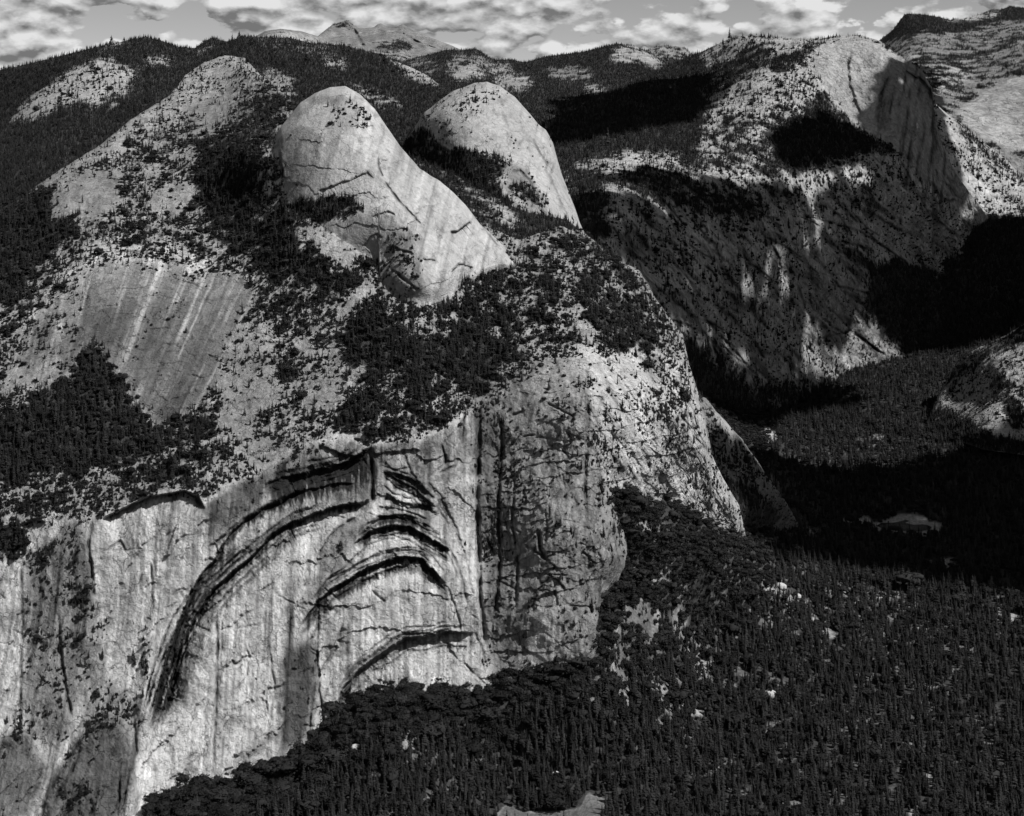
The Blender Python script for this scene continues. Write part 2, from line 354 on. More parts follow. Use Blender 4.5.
A.mask([
 (0,.010,.64,RIM+[(484,460),(482,560),(490,700),(484,900),(-150,900)]),
 (.97,.3,None,[(-150,380),(0,425),(40,392),(70,378),(88,343),(100,345),(110,365),(125,387),(140,410),(160,427),(200,415),(215,413),(217,432),(200,441),(165,441),(150,462),(110,473),(80,470),(40,467),(0,482),(-150,505)]),
 (.35,.85,None,[(-150,505),(0,482),(40,467),(150,460),(165,445),(215,433),(235,450),(235,470),(185,486),(130,498),(100,512),(0,528),(-150,545)]),
 (0,.02,.155,[(86,270),(100,258),(118,262),(135,254),(150,260),(175,262),(190,272),(205,268),(225,275),(240,268),(262,288),(252,300),(240,322),(224,350),(212,385),(200,405),(185,414),(160,426),(140,408),(125,385),(110,365),(100,345),(88,340),(74,310),(80,285)]),
 (.03,.12,.26,[(20,330),(50,310),(60,290),(85,262),(80,300),(88,340),(70,372),(40,388),(20,362)]),
 (.97,.4,None,[(-150,225),(0,200),(50,190),(52,225),(80,215),(75,235),(60,247),(40,262),(25,282),(10,305),(-150,335)]),
 (.32,.72,.38,[(10,305),(75,237),(85,262),(60,292),(50,310),(20,330),(0,425),(-150,425),(-150,335)]),
 (.10,.30,.42,[(40,190),(60,165),(130,115),(185,70),(225,50),(258,70),(252,95),(240,112),(222,130),(205,132),(190,120),(130,150),(100,165),(60,182)]),
 (.34,.62,.36,[(60,182),(100,165),(190,120),(205,140),(195,205),(225,240),(240,265),(175,257),(100,252),(85,262),(90,235),(115,205)]),
 (.02,.05,.29,[(50,210),(55,185),(80,172),(105,168),(120,180),(115,205),(92,235),(85,228),(78,212),(55,222)]),
 (.02,.06,.3,[(178,110),(195,100),(225,98),(238,108),(228,128),(205,126),(185,122)]),
 (.03,.10,.32,[(150,185),(190,180),(197,200),(190,206),(150,206)]),
 (.5,.6,.34,[(120,140),(160,125),(200,125),(210,135),(180,150),(140,155)]),
 (.80,.6,.34,[(200,140),(225,132),(240,105),(262,85),(292,95),(285,130),(275,165),(270,180),(290,210),(360,196),(365,212),(330,222),(298,228),(300,255),(330,262),(350,275),(372,290),(345,303),(320,290),(290,290),(255,268),(225,238),(197,205),(197,170)]),
 (.02,.06,.44,[(302,232),(325,224),(345,219),(378,215),(386,240),(380,262),(350,264),(318,257)]),
 (.35,.5,.42,[(258,150),(274,145),(290,165),(290,205),(278,212),(262,195)]),
 (.30,.75,.40,[(225,238),(255,268),(290,290),(345,303),(372,290),(355,320),(345,350),(300,350),(275,340),(262,300),(240,266)]),
 (0,.03,.4,[(338,310),(355,290),(368,280),(372,290),(360,305),(345,318)]),
 (.03,.12,.30,[(222,375),(240,330),(262,330),(270,370),(258,420),(285,440),(262,462),(236,452),(218,420)]),
 (.05,.15,.40,[(262,330),(272,330),(280,400),(290,412),(272,410)]),
 (.08,.3,.38,[(290,335),(335,338),(340,355),(300,360)]),
 (0,.04,.33,[(302,385),(320,367),(340,362),(355,378),(347,398),(328,410),(302,408)]),
 (.85,.5,None,[(285,370),(300,358),(318,362),(303,384),(300,395),(288,392)]),
 (.94,.5,None,[(342,330),(360,312),(375,296),(380,318),(400,322),(440,345),(458,325),(462,308),(500,318),(545,328),(558,342),(525,358),(500,366),(492,378),(482,402),(470,392),(440,378),(400,373),(365,374),(350,362)]),
 (.30,.6,.38,[(380,300),(400,306),(440,310),(458,325),(440,345),(400,325),(384,318)]),
 (.48,.8,.36,[(328,432),(345,405),(362,376),(440,380),(478,403),(450,420),(420,434),(400,432),(372,438)]),
 (.8,.5,None,[(333,418),(350,394),(365,383),(378,402),(362,430),(340,432)]),
 (.62,.7,.34,[(462,300),(480,280),(520,266),(560,232),(590,240),(640,275),(667,322),(640,342),(612,352),(600,330),(560,318),(545,348),(520,358),(490,340)]),
 (.2,.6,.4,[(545,262),(560,255),(585,262),(582,270),(560,268)]),
 (.45,.65,.38,[(512,300),(550,290),(570,330),(550,350),(530,345)]),
 (.02,.12,.44,[(562,278),(570,285),(568,300),(575,330),(600,360),(598,340),(578,310)]),
 (.86,.5,None,[(592,322),(606,300),(640,296),(655,330),(650,345),(622,356),(600,345)]),
 (.06,.34,.54,[(568,345),(612,354),(640,346),(690,362),(712,455),(740,505),(750,550),(665,525),(600,475),(592,400),(575,368)]),
 (.02,.10,.58,[(585,345),(600,350),(640,420),(655,450),(640,470),(620,430),(595,390)]),
 (.55,.6,.4,[(662,418),(686,414),(690,430),(688,458),(676,470),(664,440)]),
 (.3,.5,.4,[(640,355),(660,350),(668,375),(650,385)]),
 (.02,.08,.30,[(480,400),(500,385),(545,360),(572,368),(590,400),(598,470),(612,530),(634,580),(612,645),(500,695),(487,640),(480,520)]),
 (.03,.06,.37,[(500,400),(545,362),(572,372),(585,400),(580,520),(570,560),(540,520),(520,470)]),
 (.05,.2,.20,[(476,405),(500,402),(505,450),(500,540),(505,600),(495,640),(486,600),(478,520)]),
 (0,.0,.50,[(527,630),(540,595),(552,578),(562,592),(560,620),(570,650),(540,665),(528,660)]),
 (0,.12,.28,[(25,560),(50,540),(75,520),(92,560),(82,640),(72,740),(30,740)]),
 (0,.10,.34,[(80,560),(100,600),(110,680),(140,700),(140,760),(80,740)]),
 (0,.02,.21,[(-150,760),(0,740),(22,728),(32,738),(48,768),(30,816),(-150,860)]),
 (0,.03,.15,[(48,790),(65,762),(82,735),(105,716),(120,720),(135,760),(118,830),(40,830)]),
 (0,.03,.15,[(285,650),(300,640),(316,640),(318,690),(306,740),(280,755)]),
 (0,.02,.34,[(206,505),(235,485),(262,475),(256,512),(230,530),(210,545)]),
 (0,.02,.33,[(262,470),(300,450),(316,443),(330,465),(271,482),(262,490)]),
 (0,.02,.30,[(318,555),(333,530),(350,520),(366,525),(330,590),(312,605)]),
 (0,.8,None,[(60,766),(82,733),(105,711),(124,716),(124,724),(105,721),(84,743),(66,771)]), (0,.7,None,[(0,740),(10,730),(22,724),(28,730),(22,734),(4,748)]), (0,.6,None,[(68,800),(85,780),(98,790),(104,815),(98,812),(86,790),(72,806)]), (0,.5,None,[(135,650),(142,620),(150,612),(150,640),(143,680),(137,700)]), (0,.45,None,[(74,575),(90,570),(88,600),(80,620)]),
 (1,1,None,[(0,528),(22,522),(27,550),(15,560),(-5,556)]),
])
A.soften(6, 4)
_lg = fbm(_ax/70, A.P0[...,1]/90, _az/26, 4, .6, True)
A.shr = np.clip(A.shr*(.42+.85*sstep(.0, .65, _lg)), 0, 1); A.cov = np.clip(A.cov+.9*A.cov*(1-A.cov)*(sstep(.1, .7, _lg)-.45), 0, 1)
# roughness: broad form, then joints and plates
upper = 1-wall
A.rough(26, 260, 5, .5, where=upper*sstep(0, 30, A.D))
A.rough(5, 60, 4, .55, True, where=upper*sstep(0, 20, A.D)*np.clip(A.shr*2+.25, 0, 1))
colm = inpoly(A.U, A.V, [(480,395),(545,355),(575,365),(595,400),(606,500),(638,585),(610,655),(500,700),(480,600)]).astype(f32)
colm = blur(colm, 3)
A.rough(3.0, 22, 4, .6, where=upper*np.clip(A.shr*2+.15, 0, 1), zofs=9)
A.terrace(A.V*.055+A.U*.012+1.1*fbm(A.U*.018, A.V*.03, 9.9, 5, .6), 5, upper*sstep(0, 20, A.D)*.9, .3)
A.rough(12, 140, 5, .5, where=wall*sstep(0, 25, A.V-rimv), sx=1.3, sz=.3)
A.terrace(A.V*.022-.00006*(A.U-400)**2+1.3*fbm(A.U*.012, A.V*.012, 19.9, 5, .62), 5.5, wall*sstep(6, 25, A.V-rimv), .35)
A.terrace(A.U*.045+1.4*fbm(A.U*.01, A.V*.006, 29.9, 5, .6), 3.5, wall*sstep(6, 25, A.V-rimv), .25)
A.rough(3.2, 45, 5, .55, where=wall, sx=1, sz=.55)
A.rough(1.6, 11, 3, .6, where=wall, sx=1.2, sz=.5, zofs=33)
A.rough(4, 75, 6, .6, True, where=colm, sx=1.3, sz=.4)
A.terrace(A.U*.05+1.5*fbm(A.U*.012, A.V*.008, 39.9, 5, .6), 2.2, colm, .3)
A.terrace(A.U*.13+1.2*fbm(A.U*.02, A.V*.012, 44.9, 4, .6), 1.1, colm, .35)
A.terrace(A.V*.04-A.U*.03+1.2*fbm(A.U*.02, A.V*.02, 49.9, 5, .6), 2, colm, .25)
A.rough(3.2, 16, 4, .6, where=colm, sz=.6, zofs=70)
scr = inpoly(A.U, A.V, [(592,370),(612,350),(690,350),(712,455),(750,550),(665,530),(600,480)]).astype(f32)
scr = blur(scr, 9)
A.Y -= 8*blur(inpoly(A.U, A.V, [(580,490),(596,498),(606,525),(627,578),(618,606),(602,645),(575,665),(560,540)]).astype(f32), 14)
A.rough(24, 200, 3, .5, True, where=scr, zofs=12)
A.Y += scr*11*fbm((A.U*.8-A.V*.5)*.05, (A.U*.5+A.V*.8)*.012, 37., 5, .6, True)
A.rough(11, 42, 5, .6, where=np.maximum(colm, scr)*sstep(560, 590, A.U), zofs=51)
A.rough(7, 90, 5, .55, True, where=scr, sx=1, sz=.8, zofs=30)
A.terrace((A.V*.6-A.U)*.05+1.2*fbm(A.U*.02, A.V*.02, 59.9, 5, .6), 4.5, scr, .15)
# water streaks on the wall, pale and dark runs on the slabs
_wu = A.U+9*fbm(A.U*.04, A.V*.04, 1.1, 4, .6); _wv = A.V+9*fbm(A.U*.04, A.V*.04, 6.6, 4, .6)
x, z = A.P0[...,0], A.P0[...,2]
st = fbm(x*.055, A.V*.0035, 3.3, 4, .6); st2 = fbm(x*.16, A.V*.006, 9.3, 3, .6)
patch = sstep(-.25, .35, fbm(x*.006, z*.006, 2.0, 3))
st3 = fbm(x*.03, A.V*.002, 13.3, 4, .6)
st4 = fbm(x*.25, A.V*.0045, 23.3, 3, .6)
topz = sstep(70, 10, A.V-rimv)
A.alb *= 1-wall*(.58*sstep(.05, .40, st)*np.clip(patch+.3*topz, 0, 1)+.34*sstep(-.05, .45, st2)+.20*sstep(-.1, .3, st3))
A.alb *= 1-wall*.60*sstep(.18, .45, st4)*(.35+.65*patch)
A.alb *= 1-wall*.30*sstep(.05, .45, fbm(x*.55, A.V*.008, 53.3, 2, .6))*sstep(-.2, .3, fbm(A.U*.03, A.V*.012, 54., 3))
A.alb *= 1+wall*.30*sstep(.05, .40, -st4)
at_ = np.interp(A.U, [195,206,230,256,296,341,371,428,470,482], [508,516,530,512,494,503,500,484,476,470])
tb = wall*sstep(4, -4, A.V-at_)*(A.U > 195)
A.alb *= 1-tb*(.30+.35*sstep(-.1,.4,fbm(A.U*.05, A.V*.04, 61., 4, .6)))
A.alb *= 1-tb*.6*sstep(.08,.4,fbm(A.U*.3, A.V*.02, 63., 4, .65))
bf = fbm(A.U*.011, A.V*.011, 87., 4, .6); A.alb *= 1-wall*.42*sstep(.12, .34, bf)*np.clip(.7+1.2*fbm(A.U*.06, A.V*.03, 88., 3, .6), .2, 1.1)
for poly, amt, r_ in (([(-150,900),(-150,770),(0,742),(22,729),(34,740),(48,772),(30,800),(20,900)], 16, 3), ([(38,900),(48,792),(65,763),(82,736),(105,717),(121,721),(134,750),(137,790),(122,900)], 22, 3), ([(60,900),(70,800),(85,785),(100,800),(105,900)], 14, 3),
                      ([(282,760),(284,655),(300,640),(315,648),(318,700),(308,745)], 9, 4), ([(137,700),(140,640),(150,620),(158,640),(150,700),(146,780),(138,780)], 10, 4), ([(76,520),(92,520),(95,600),(110,680),(100,700),(80,640)], 8, 4)):
    A.Y -= amt*blur(inpoly(_wu*.5+A.U*.5, _wv*.5+A.V*.5, poly).astype(f32), r_)
A.alb *= 1+wall*.14*fbm(x*.02, A.V*.01, 7.7, 4)
slab = blur(inpoly(_wu, _wv, [(20,330),(60,270),(100,245),(180,250),(262,280),(255,300),(225,350),(205,405),(160,428),(120,385),(88,345),(70,375),(30,390)]).astype(f32), 8)
ql = (A.U-(112-.30*(A.V-260)))/np.maximum(150-.20*(A.V-260), 40)*150+3*fbm(A.U*.015, A.V*.015, 8.5, 3)
q = ql+7*fbm(A.U*.03, A.V*.03, 5.5, 4)
ln = sstep(.80, .97, 1-2*np.abs(fbm(ql*.045, A.V*.0012, 51., 3, .6)))*np.clip(.7+1.3*fbm(ql*.05, A.V*.01, 15., 3), 0, 1.2)
ln2 = sstep(.82, .97, 1-2*np.abs(fbm(ql*.12, A.V*.0025, 71., 2, .6)))*np.clip(.4+1.6*fbm(ql*.1, A.V*.012, 25., 3), 0, 1.2)
A.alb *= 1+slab*(1.9*ln*sstep(-.3,.2,fbm(ql*.02, A.V*.012, 95., 3))+.6*ln2)
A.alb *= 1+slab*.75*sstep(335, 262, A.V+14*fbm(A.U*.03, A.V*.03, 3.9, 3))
A.alb *= 1-slab*.35*sstep(-.1,.3,fbm(ql*.018, A.V*.010, 97., 3))
sl = fbm(q*.13, A.V*.007, .6, 4, .65)
A.alb *= 1+slab*(.7*sstep(.0, .5, sl)*np.clip(.6+1.2*fbm(A.U*.02, A.V*.02, 4.4, 3), .15, 1.3)-.35*sstep(.0, .4, -sl))
A.rough(1.6, 18, 3, .5, where=slab)
tonev = fbm(A.U*.02, A.V*.02, 12.1, 5, .6)
A.alb *= 1+.28*tonev*(1-.5*wall)
jt = fbm(A.U*.07, A.V*.05, 22.0, 4, .55, True)
A.alb *= 1-colm*.45*sstep(.5, .88, fbm(A.U*.09, A.V*.022, 31., 4, .55, True))-colm*0
ds = fbm((A.V*.55-A.U)*.10, (A.U*.55+A.V)*.008, 17.0, 4, .6)
A.alb *= 1+scr*(.35*sstep(.0,.4,ds)-.35*sstep(.0,.4,-ds))
A.alb *= 1-.35*sstep(.55, .9, jt)*(1-wall)*(1-scr*.7)*(1-slab*.7)
A.alb *= 1-.35*wall*sstep(.62, .9, fbm(A.U*.035, A.V*.02, 42., 4, .6, True))
# the arches: overhanging lips with seepage below them
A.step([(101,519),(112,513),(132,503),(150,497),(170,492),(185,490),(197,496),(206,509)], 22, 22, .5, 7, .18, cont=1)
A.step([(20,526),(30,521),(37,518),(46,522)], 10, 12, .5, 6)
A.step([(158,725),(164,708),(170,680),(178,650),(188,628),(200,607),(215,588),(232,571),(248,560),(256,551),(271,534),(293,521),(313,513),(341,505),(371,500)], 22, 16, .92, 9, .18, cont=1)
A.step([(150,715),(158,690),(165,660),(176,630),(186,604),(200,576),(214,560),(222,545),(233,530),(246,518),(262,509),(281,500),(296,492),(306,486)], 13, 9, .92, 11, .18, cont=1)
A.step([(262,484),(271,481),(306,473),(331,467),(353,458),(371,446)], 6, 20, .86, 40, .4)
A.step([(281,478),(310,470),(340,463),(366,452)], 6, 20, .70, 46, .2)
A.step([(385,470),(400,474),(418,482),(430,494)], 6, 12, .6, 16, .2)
A.step([(378,505),(395,508),(412,512),(428,518)], 5, 10, .5, 10, .2)
for o_, d_ in ((-9, 5), (-5, 4), (5, 5), (10, 4), (15, 3)):
    A.step([(158+o_,725-o_),(170+o_,680),(188+o_,628+o_*.3),(215+o_,588+o_*.6),(232+o_*.8,571+o_*.9),(256+o_*.4,551+o_),(293,521+o_),(330,508+o_)], d_, 5, .6, 5, .2)
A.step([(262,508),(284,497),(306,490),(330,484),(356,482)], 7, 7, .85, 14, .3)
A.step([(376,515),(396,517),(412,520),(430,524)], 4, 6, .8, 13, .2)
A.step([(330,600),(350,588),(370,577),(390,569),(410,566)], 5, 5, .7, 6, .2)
A.step([(310,640),(318,618),(330,604)], 6, 7, .5, 6)
A.step([(206,548),(222,535),(240,520),(262,506),(290,492)], 5, 6, .6, 8)
A.step([(316,443),(326,446),(336,450),(347,455),(356,456),(365,452),(372,446)], 7, 12, .55, 7)
A.step([(373,454),(391,451),(416,448),(421,450)], 5, 9, .5, 6)
A.step([(354,437),(363,439),(371,444)], 8, 8, .4, 5)
A.step([(383,470),(395,478),(412,486),(424,497),(436,506)], 6, 10, .7, 10)
A.step([(386,492),(401,502),(415,504),(430,505)], 6, 8, .75, 12)
A.step([(428,480),(441,494),(451,514),(458,532),(463,549)], 2.5, 7, .55, 7)
A.step([(318,556),(326,540),(334,530),(348,519),(356,516)], 5, 7, .45, 7)
A.step([(354,545),(368,531),(386,525),(411,526),(421,532),(441,544),(452,550)], 15, 14, .95, 12, .18, cont=1)
A.step([(360,535),(372,522),(386,516),(400,514),(418,518)], 5, 8, .6, 12)
A.step([(300,625),(316,603),(331,589),(351,578),(368,568),(388,560),(406,557),(421,558),(433,568),(448,586)], 16, 14, .95, 10, .18, cont=1)
A.step([(312,600),(330,575),(345,565),(360,550)], 5, 7, .5, 8)
A.step([(336,708),(343,688),(356,672),(371,659),(391,646),(406,638),(431,636),(441,632),(456,632),(474,632)], 18, 22, .6, 8, .18, cont=1)
A.step([(316,676),(331,655),(336,640),(340,625)], 7, 7, .4, 6)
A.step([(525,612),(540,588),(550,574),(558,580),(567,590)], 5, 9, .7, 4)
A.step([(528,608),(542,594),(556,592)], 5, 5, .4, 5)
for pts, w_, d_, k_ in (([(450,549),(458,566),(463,585),(467,606)], 1.3, 5, .7), ([(447,586),(454,604),(459,622),(461,634)], 1.2, 5, .65), ([(474,632),(481,646),(486,664)], 1.2, 4, .6), ([(463,549),(469,570),(472,596)], 1.1, 4, .6),
   ([(436,506),(446,520),(452,536)], 1.0, 3, .6), ([(441,545),(452,560),(458,580)], .9, 3, .5)):
    A.crack(pts, w_, d_, k_)
_band = blur(inpoly(A.U, A.V, [(150,722),(160,680),(176,632),(196,590),(222,552),(256,520),(296,494),(345,480),(371,470),(371,500),(313,512),(271,532),(232,568),(204,604),(186,640),(172,690),(160,730)]).astype(f32), 3)
A.alb *= 1-_band*(.22+.4*sstep(-.1,.35,fbm(A.U*.12, A.V*.05, 64., 4, .65)))
for pts, dp in (([(48,792),(65,764),(82,737),(105,718),(121,722),(134,750),(137,792)], -9), ([(0,742),(10,733),(22,729),(34,741),(48,772)], -8), ([(66,806),(72,796),(85,784),(98,794),(104,816)], -7)):
    A.step(pts, dp, 14, 0, 6, 0, edge=3)
arcs = ([(354,545),(368,531),(386,525),(411,526),(421,532),(441,544),(452,550)], [(300,625),(316,603),(331,589),(351,578),(368,568),(388,560),(406,557),(421,558),(433,568),(448,586)],
        [(336,708),(343,688),(356,672),(371,659),(391,646),(406,638),(431,636),(441,632),(456,632),(474,632)], [(383,470),(395,478),(412,486),(424,497),(436,506)], [(271,481),(306,473),(331,467),(353,458),(371,446)])
for pts in arcs:
    for o_ in (-11, -7, -4, 4, 8, 13):
        k0 = int(rng.integers(0, 2)); k1 = len(pts)-int(rng.integers(0, 2))
        A.step([(p[0]+rng.normal(0, 1.5), p[1]+o_+rng.normal(0, 1.2)) for p in pts[k0:k1]], rng.uniform(1.5, 4), 4, rng.uniform(.3, .7), rng.uniform(2, 6), .2)
leg = [(150,735),(158,705),(166,678),(176,648),(188,622),(202,600),(218,580),(236,562),(254,546)]
for o_, w_, k_ in ((-14, .9, .7), (-10, 1.4, .85), (-5, 1.0, .7), (0, 1.8, .9), (5, 1.1, .75), (9, .8, .6)):
    A.crack([(p[0]+o_+rng.normal(0, 1), p[1]+o_*.25) for p in leg], w_, 7, k_, 2.5)
for pts, w, d, k in [
  ([(20,562),(22,600),(21,660),(20,732)], 1.6, 5, .75), ([(150,560),(152,590),(153,612)], .9, 3, .6), ([(216,612),(218,660),(216,700),(214,740),(215,782)], 1.5, 5, .7),
  ([(222,615),(221,660),(219,700)], .8, 3, .4), ([(92,520),(88,545),(92,575),(94,600)], 1.6, 8, .7), ([(58,612),(60,650),(66,690),(72,720)], 1.5, 8, .6),
  ([(135,675),(146,650),(153,634)], 1.3, 6, .6), ([(371,446),(371,470),(373,505)], 1.8, 9, .8), ([(478,408),(479,440),(477,490),(478,540),(480,600),(486,650)], 2.2, 16, .75),
  ([(500,410),(502,440),(498,500),(500,560),(494,620)], 1.8, 12, .6), ([(515,470),(512,520),(518,560),(515,610)], 1.3, 8, .6), ([(318,600),(318,640),(314,690),(308,740)], 1.2, 6, .6),
  ([(305,645),(317,652),(319,690),(326,730),(322,760)], 1.2, 6, .5), ([(268,640),(275,690),(268,730),(266,770)], 1., 4, .5), ([(120,760),(119,800),(117,816)], 1.2, 6, .6),
  ([(45,815),(60,790),(72,770),(82,742)], 1.6, 8, .5), ([(120,816),(128,780),(136,755),(134,715)], 1.3, 5, .6), ([(586,360),(588,420),(585,480),(587,530)], 1.5, 8, .5),
  ([(538,530),(541,550),(545,560)], 1.8, 10, .8), ([(405,455),(410,472),(418,480)], 1.2, 5, .6), ([(381,466),(395,470),(410,468)], 1.1, 5, .6), ([(440,440),(446,462),(428,478)], 1.2, 5, .6),
  ([(465,410),(462,440),(455,465),(435,476)], 1.4, 6, .6), ([(372,590),(380,598),(386,602)], 1.2, 5, .7), ([(110,252),(135,251),(150,254),(165,262),(172,268)], 1.2, 8, .8), ([(180,280),(195,284),(200,288)], 1., 4, .7),
  ([(105,552),(115,545),(120,541),(127,553)], 1.3, 6, .7), ([(158,543),(170,533),(180,528)], 1., 4, .5)]:
    A.crack(pts, w, d, k)
for i in range(70):   # fine joints on the wall
    u0 = rng.uniform(-60, 475); v0 = np.interp(u0, [p[0] for p in RIM], [p[1] for p in RIM])+rng.uniform(10, 280)
    L = rng.uniform(8, 38); an = rng.choice([1.57, 1.35, .5, .3, -.5]) + rng.normal(0, .3)
    A.crack([(u0, v0), (u0+L*.5*math.cos(an)+rng.normal(0,2), v0-L*.5*math.sin(an)), (u0+L*math.cos(an), v0-L*math.sin(an))], rng.uniform(.6, .9), rng.uniform(1.5, 3.5), rng.uniform(.2, .5))
for i in range(45):   # joints on the pillar and the slope beside it
    u0 = rng.uniform(485, 600); v0 = rng.uniform(390, 640); L = rng.uniform(8, 34); an = rng.choice([1.57, 1.5, .4, -.4])+rng.normal(0, .3)
    A.crack([(u0, v0), (u0+L*.5*math.cos(an)+rng.normal(0,2), v0-L*.5*math.sin(an)), (u0+L*math.cos(an), v0-L*math.sin(an))], rng.uniform(.7, 1.2), rng.uniform(3, 7), rng.uniform(.2, .5))
for i in range(18):
    u0 = rng.uniform(600, 720); v0 = rng.uniform(350, 500); L = rng.uniform(10, 40); an = -1.05+rng.normal(0, .2)
    A.crack([(u0, v0), (u0+L*.5*math.cos(an), v0-L*.5*math.sin(an)+rng.normal(0,1.5)), (u0+L*math.cos(an), v0-L*math.sin(an))], rng.uniform(.7, 1.2), rng.uniform(2, 6), rng.uniform(.2, .45))
A.finish()
slabm = inpoly(_wu, _wv, [(20,330),(50,310),(60,290),(88,262),(100,252),(175,257),(240,268),(262,285),(240,320),(225,350),(200,405),(160,426),(125,385),(100,345),(88,340),(70,372),(40,388)])
A.reg[(A.V > rimv) & (A.U < 481)] = 1
A.reg[colm > .5] = 2
A.reg[scr > .5] = 3
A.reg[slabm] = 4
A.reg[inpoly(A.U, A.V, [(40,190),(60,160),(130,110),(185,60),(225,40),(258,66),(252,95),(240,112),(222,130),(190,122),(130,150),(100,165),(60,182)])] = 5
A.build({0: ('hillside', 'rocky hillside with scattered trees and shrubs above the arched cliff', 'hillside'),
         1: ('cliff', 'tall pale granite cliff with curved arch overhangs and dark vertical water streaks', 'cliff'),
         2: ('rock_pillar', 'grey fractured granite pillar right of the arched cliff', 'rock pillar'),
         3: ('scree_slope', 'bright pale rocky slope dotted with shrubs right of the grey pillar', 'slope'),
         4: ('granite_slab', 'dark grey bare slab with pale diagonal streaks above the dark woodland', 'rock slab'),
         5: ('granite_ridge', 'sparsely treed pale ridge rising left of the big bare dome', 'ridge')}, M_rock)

# ================================================================== the two domes
def dome_tone(Lr, k=.2):
    Lr.alb *= 1+k*fbm(Lr.U*.03, Lr.V*.03, 2.1, 5, .6)
    Lr.alb *= 1-.3*sstep(.6, .92, fbm(Lr.U*.05, Lr.V*.035, 61., 4, .6, True))
ND = Layer('dome', 259, 522, .7,
  top=[(257,204),(261,182),(265,163),(271,144),(278,131),(288,118),(300,103),(315,93),(330,87),(345,86),(360,94),(375,109),(387,127),(400,146),(420,169),(440,181),(455,194),(465,204),(480,224),(500,242),(517,261),(524,270)],
  bot=[(257,209),(285,216),(298,232),(310,250),(322,258),(345,266),(378,270),(380,300),(400,318),(440,320),(460,300),(480,284),(505,277),(524,275)],
  rows=330,
  ctrl=[(345,88,3150),(345,108,3080),(345,130,3025),(345,160,2970),(345,200,2915),(345,240,2885),(275,160,3085),(300,150,3035),(285,195,3015),(262,200,3090),(300,120,3095),(400,150,3020),(400,210,2885),(430,200,2965),(480,240,2985),(518,264,2996),(430,290,2825),(400,270,2830),(440,250,2880),(320,250,2895),(300,230,2940),(385,255,2868),(385,290,2842),(360,270,2876),(400,315,2840),(440,315,2850),(480,280,2935),(522,280,2990)],
  roll=(110, 12), jag=.8)
_ay = tps_eval(A.fit, ND.U, ND.V); _bv = ND.botf(ND.U)
_k = sstep(-4, 34, _bv-ND.V)*sstep(256, 284, ND.U)
_k = np.where(ND.U > 455, np.maximum(_k, sstep(455, 475, ND.U)*sstep(-2, 15, _bv-ND.V)), _k)
ND.Y = _ay+2+(ND.Y-_ay-2)*(.10+.90*_k)+6*(1-_k)*(ND.U > 455)
ND.P0 = world(ND.U, ND.V, ND.Y)
ND.mask([(0,.010,.47,None)])
ND.mask([
 (.02,.28,.40,[(330,100),(350,98),(370,115),(365,130),(340,132),(325,118)]),
 (0,.02,.29,[(275,140),(300,125),(322,135),(318,160),(300,200),(285,203),(280,160)]),
 (0,.02,.28,[(305,100),(320,95),(345,97),(340,103),(318,105)]),
 (.9,.6,None,[(280,206),(310,198),(330,196),(345,198),(362,202),(364,212),(345,217),(318,222),(295,224),(282,218)]),
 (.8,.5,None,[(256,165),(266,160),(281,163),(284,174),(274,183),(256,185)]), (.4,.6,None,[(256,180),(282,182),(288,200),(280,216),(256,212)]),
 (0,.02,.33,[(300,230),(325,222),(345,220),(375,212),(395,215),(385,245),(378,262),(350,262),(322,255)]),
 (.05,.22,.30,[(382,255),(392,232),(408,230),(425,240),(415,250),(425,285),(405,315),(384,310)]),
 (.8,.6,None,[(300,258),(320,258),(350,264),(376,262),(383,290),(380,320),(290,320),(290,258)]),
 (.8,.6,None,[(400,312),(425,318),(442,306),(455,292),(470,275),(490,282),(470,330),(400,330)])], 2.0)
ND.soften(3, 2)
ND.rough(13, 150, 5, .5, where=sstep(0, 25, ND.D), sz=.6)
ND.terrace(ND.V*.03+.00010*(ND.U-350)**2+1.2*fbm(ND.U*.015, ND.V*.015, 119.9, 5, .6), 2.6, sstep(0, 20, ND.D), .10)
ND.rough(1.6, 22, 4, .6, where=sstep(0, 10, ND.D))
sn = fbm((ND.U+.25*ND.V)*.09, ND.V*.008, 3.4, 4, .6)
ND.alb *= 1-.42*sstep(.02, .45, sn)*sstep(100, 150, ND.V)
ND.alb *= 1-.30*sstep(.0, .4, fbm(ND.U*.022, ND.V*.012, 66., 4, .6))*sstep(400, 330, ND.U)
ND.alb *= 1+.25*sstep(.05, .4, fbm((ND.U+.2*ND.V)*.16, ND.V*.006, 76., 3, .6))
dome_tone(ND)
ND.step([(318,191),(330,187),(340,182),(350,180),(360,174),(368,171),(375,178)], 4.5, 8, .5, 3)
ND.step([(450,232),(458,230),(466,224),(470,220)], 9, 8, .6, 4, .6)
ND.step([(450,272),(458,264),(465,263),(474,267)], 4, 8, .5, 3)
ND.step([(280,148),(282,165),(286,180)], 6, 6, .4, 5)
ND.step([(372,216),(388,210),(396,214)], 3, 6, .3, 4)
ND.step([(362,246),(370,236),(378,232),(384,237)], 2, 6, .3, 4)
ND.step([(392,244),(405,250),(415,252)], 4, 5, .5, 4); ND.step([(422,258),(430,258),(436,260)], 3, 5, .5, 4)
for pts, w, d, k in [([(383,180),(392,192),(402,205),(408,212)], 1.2, 6, .7), ([(378,158),(379,168),(382,178)], 1.3, 5, .6), ([(402,204),(412,214),(422,225)], 1.1, 5, .6),
   ([(390,268),(405,280),(420,292)], 1.3, 6, .7), ([(470,210),(485,230),(500,248)], 1.1, 5, .5)]:
    ND.crack(pts, w, d, k)
ND.finish()
ND.build({0: ('granite_dome', 'largest bare granite dome with steep smooth pale sides left of centre', 'dome')}, M_dome)

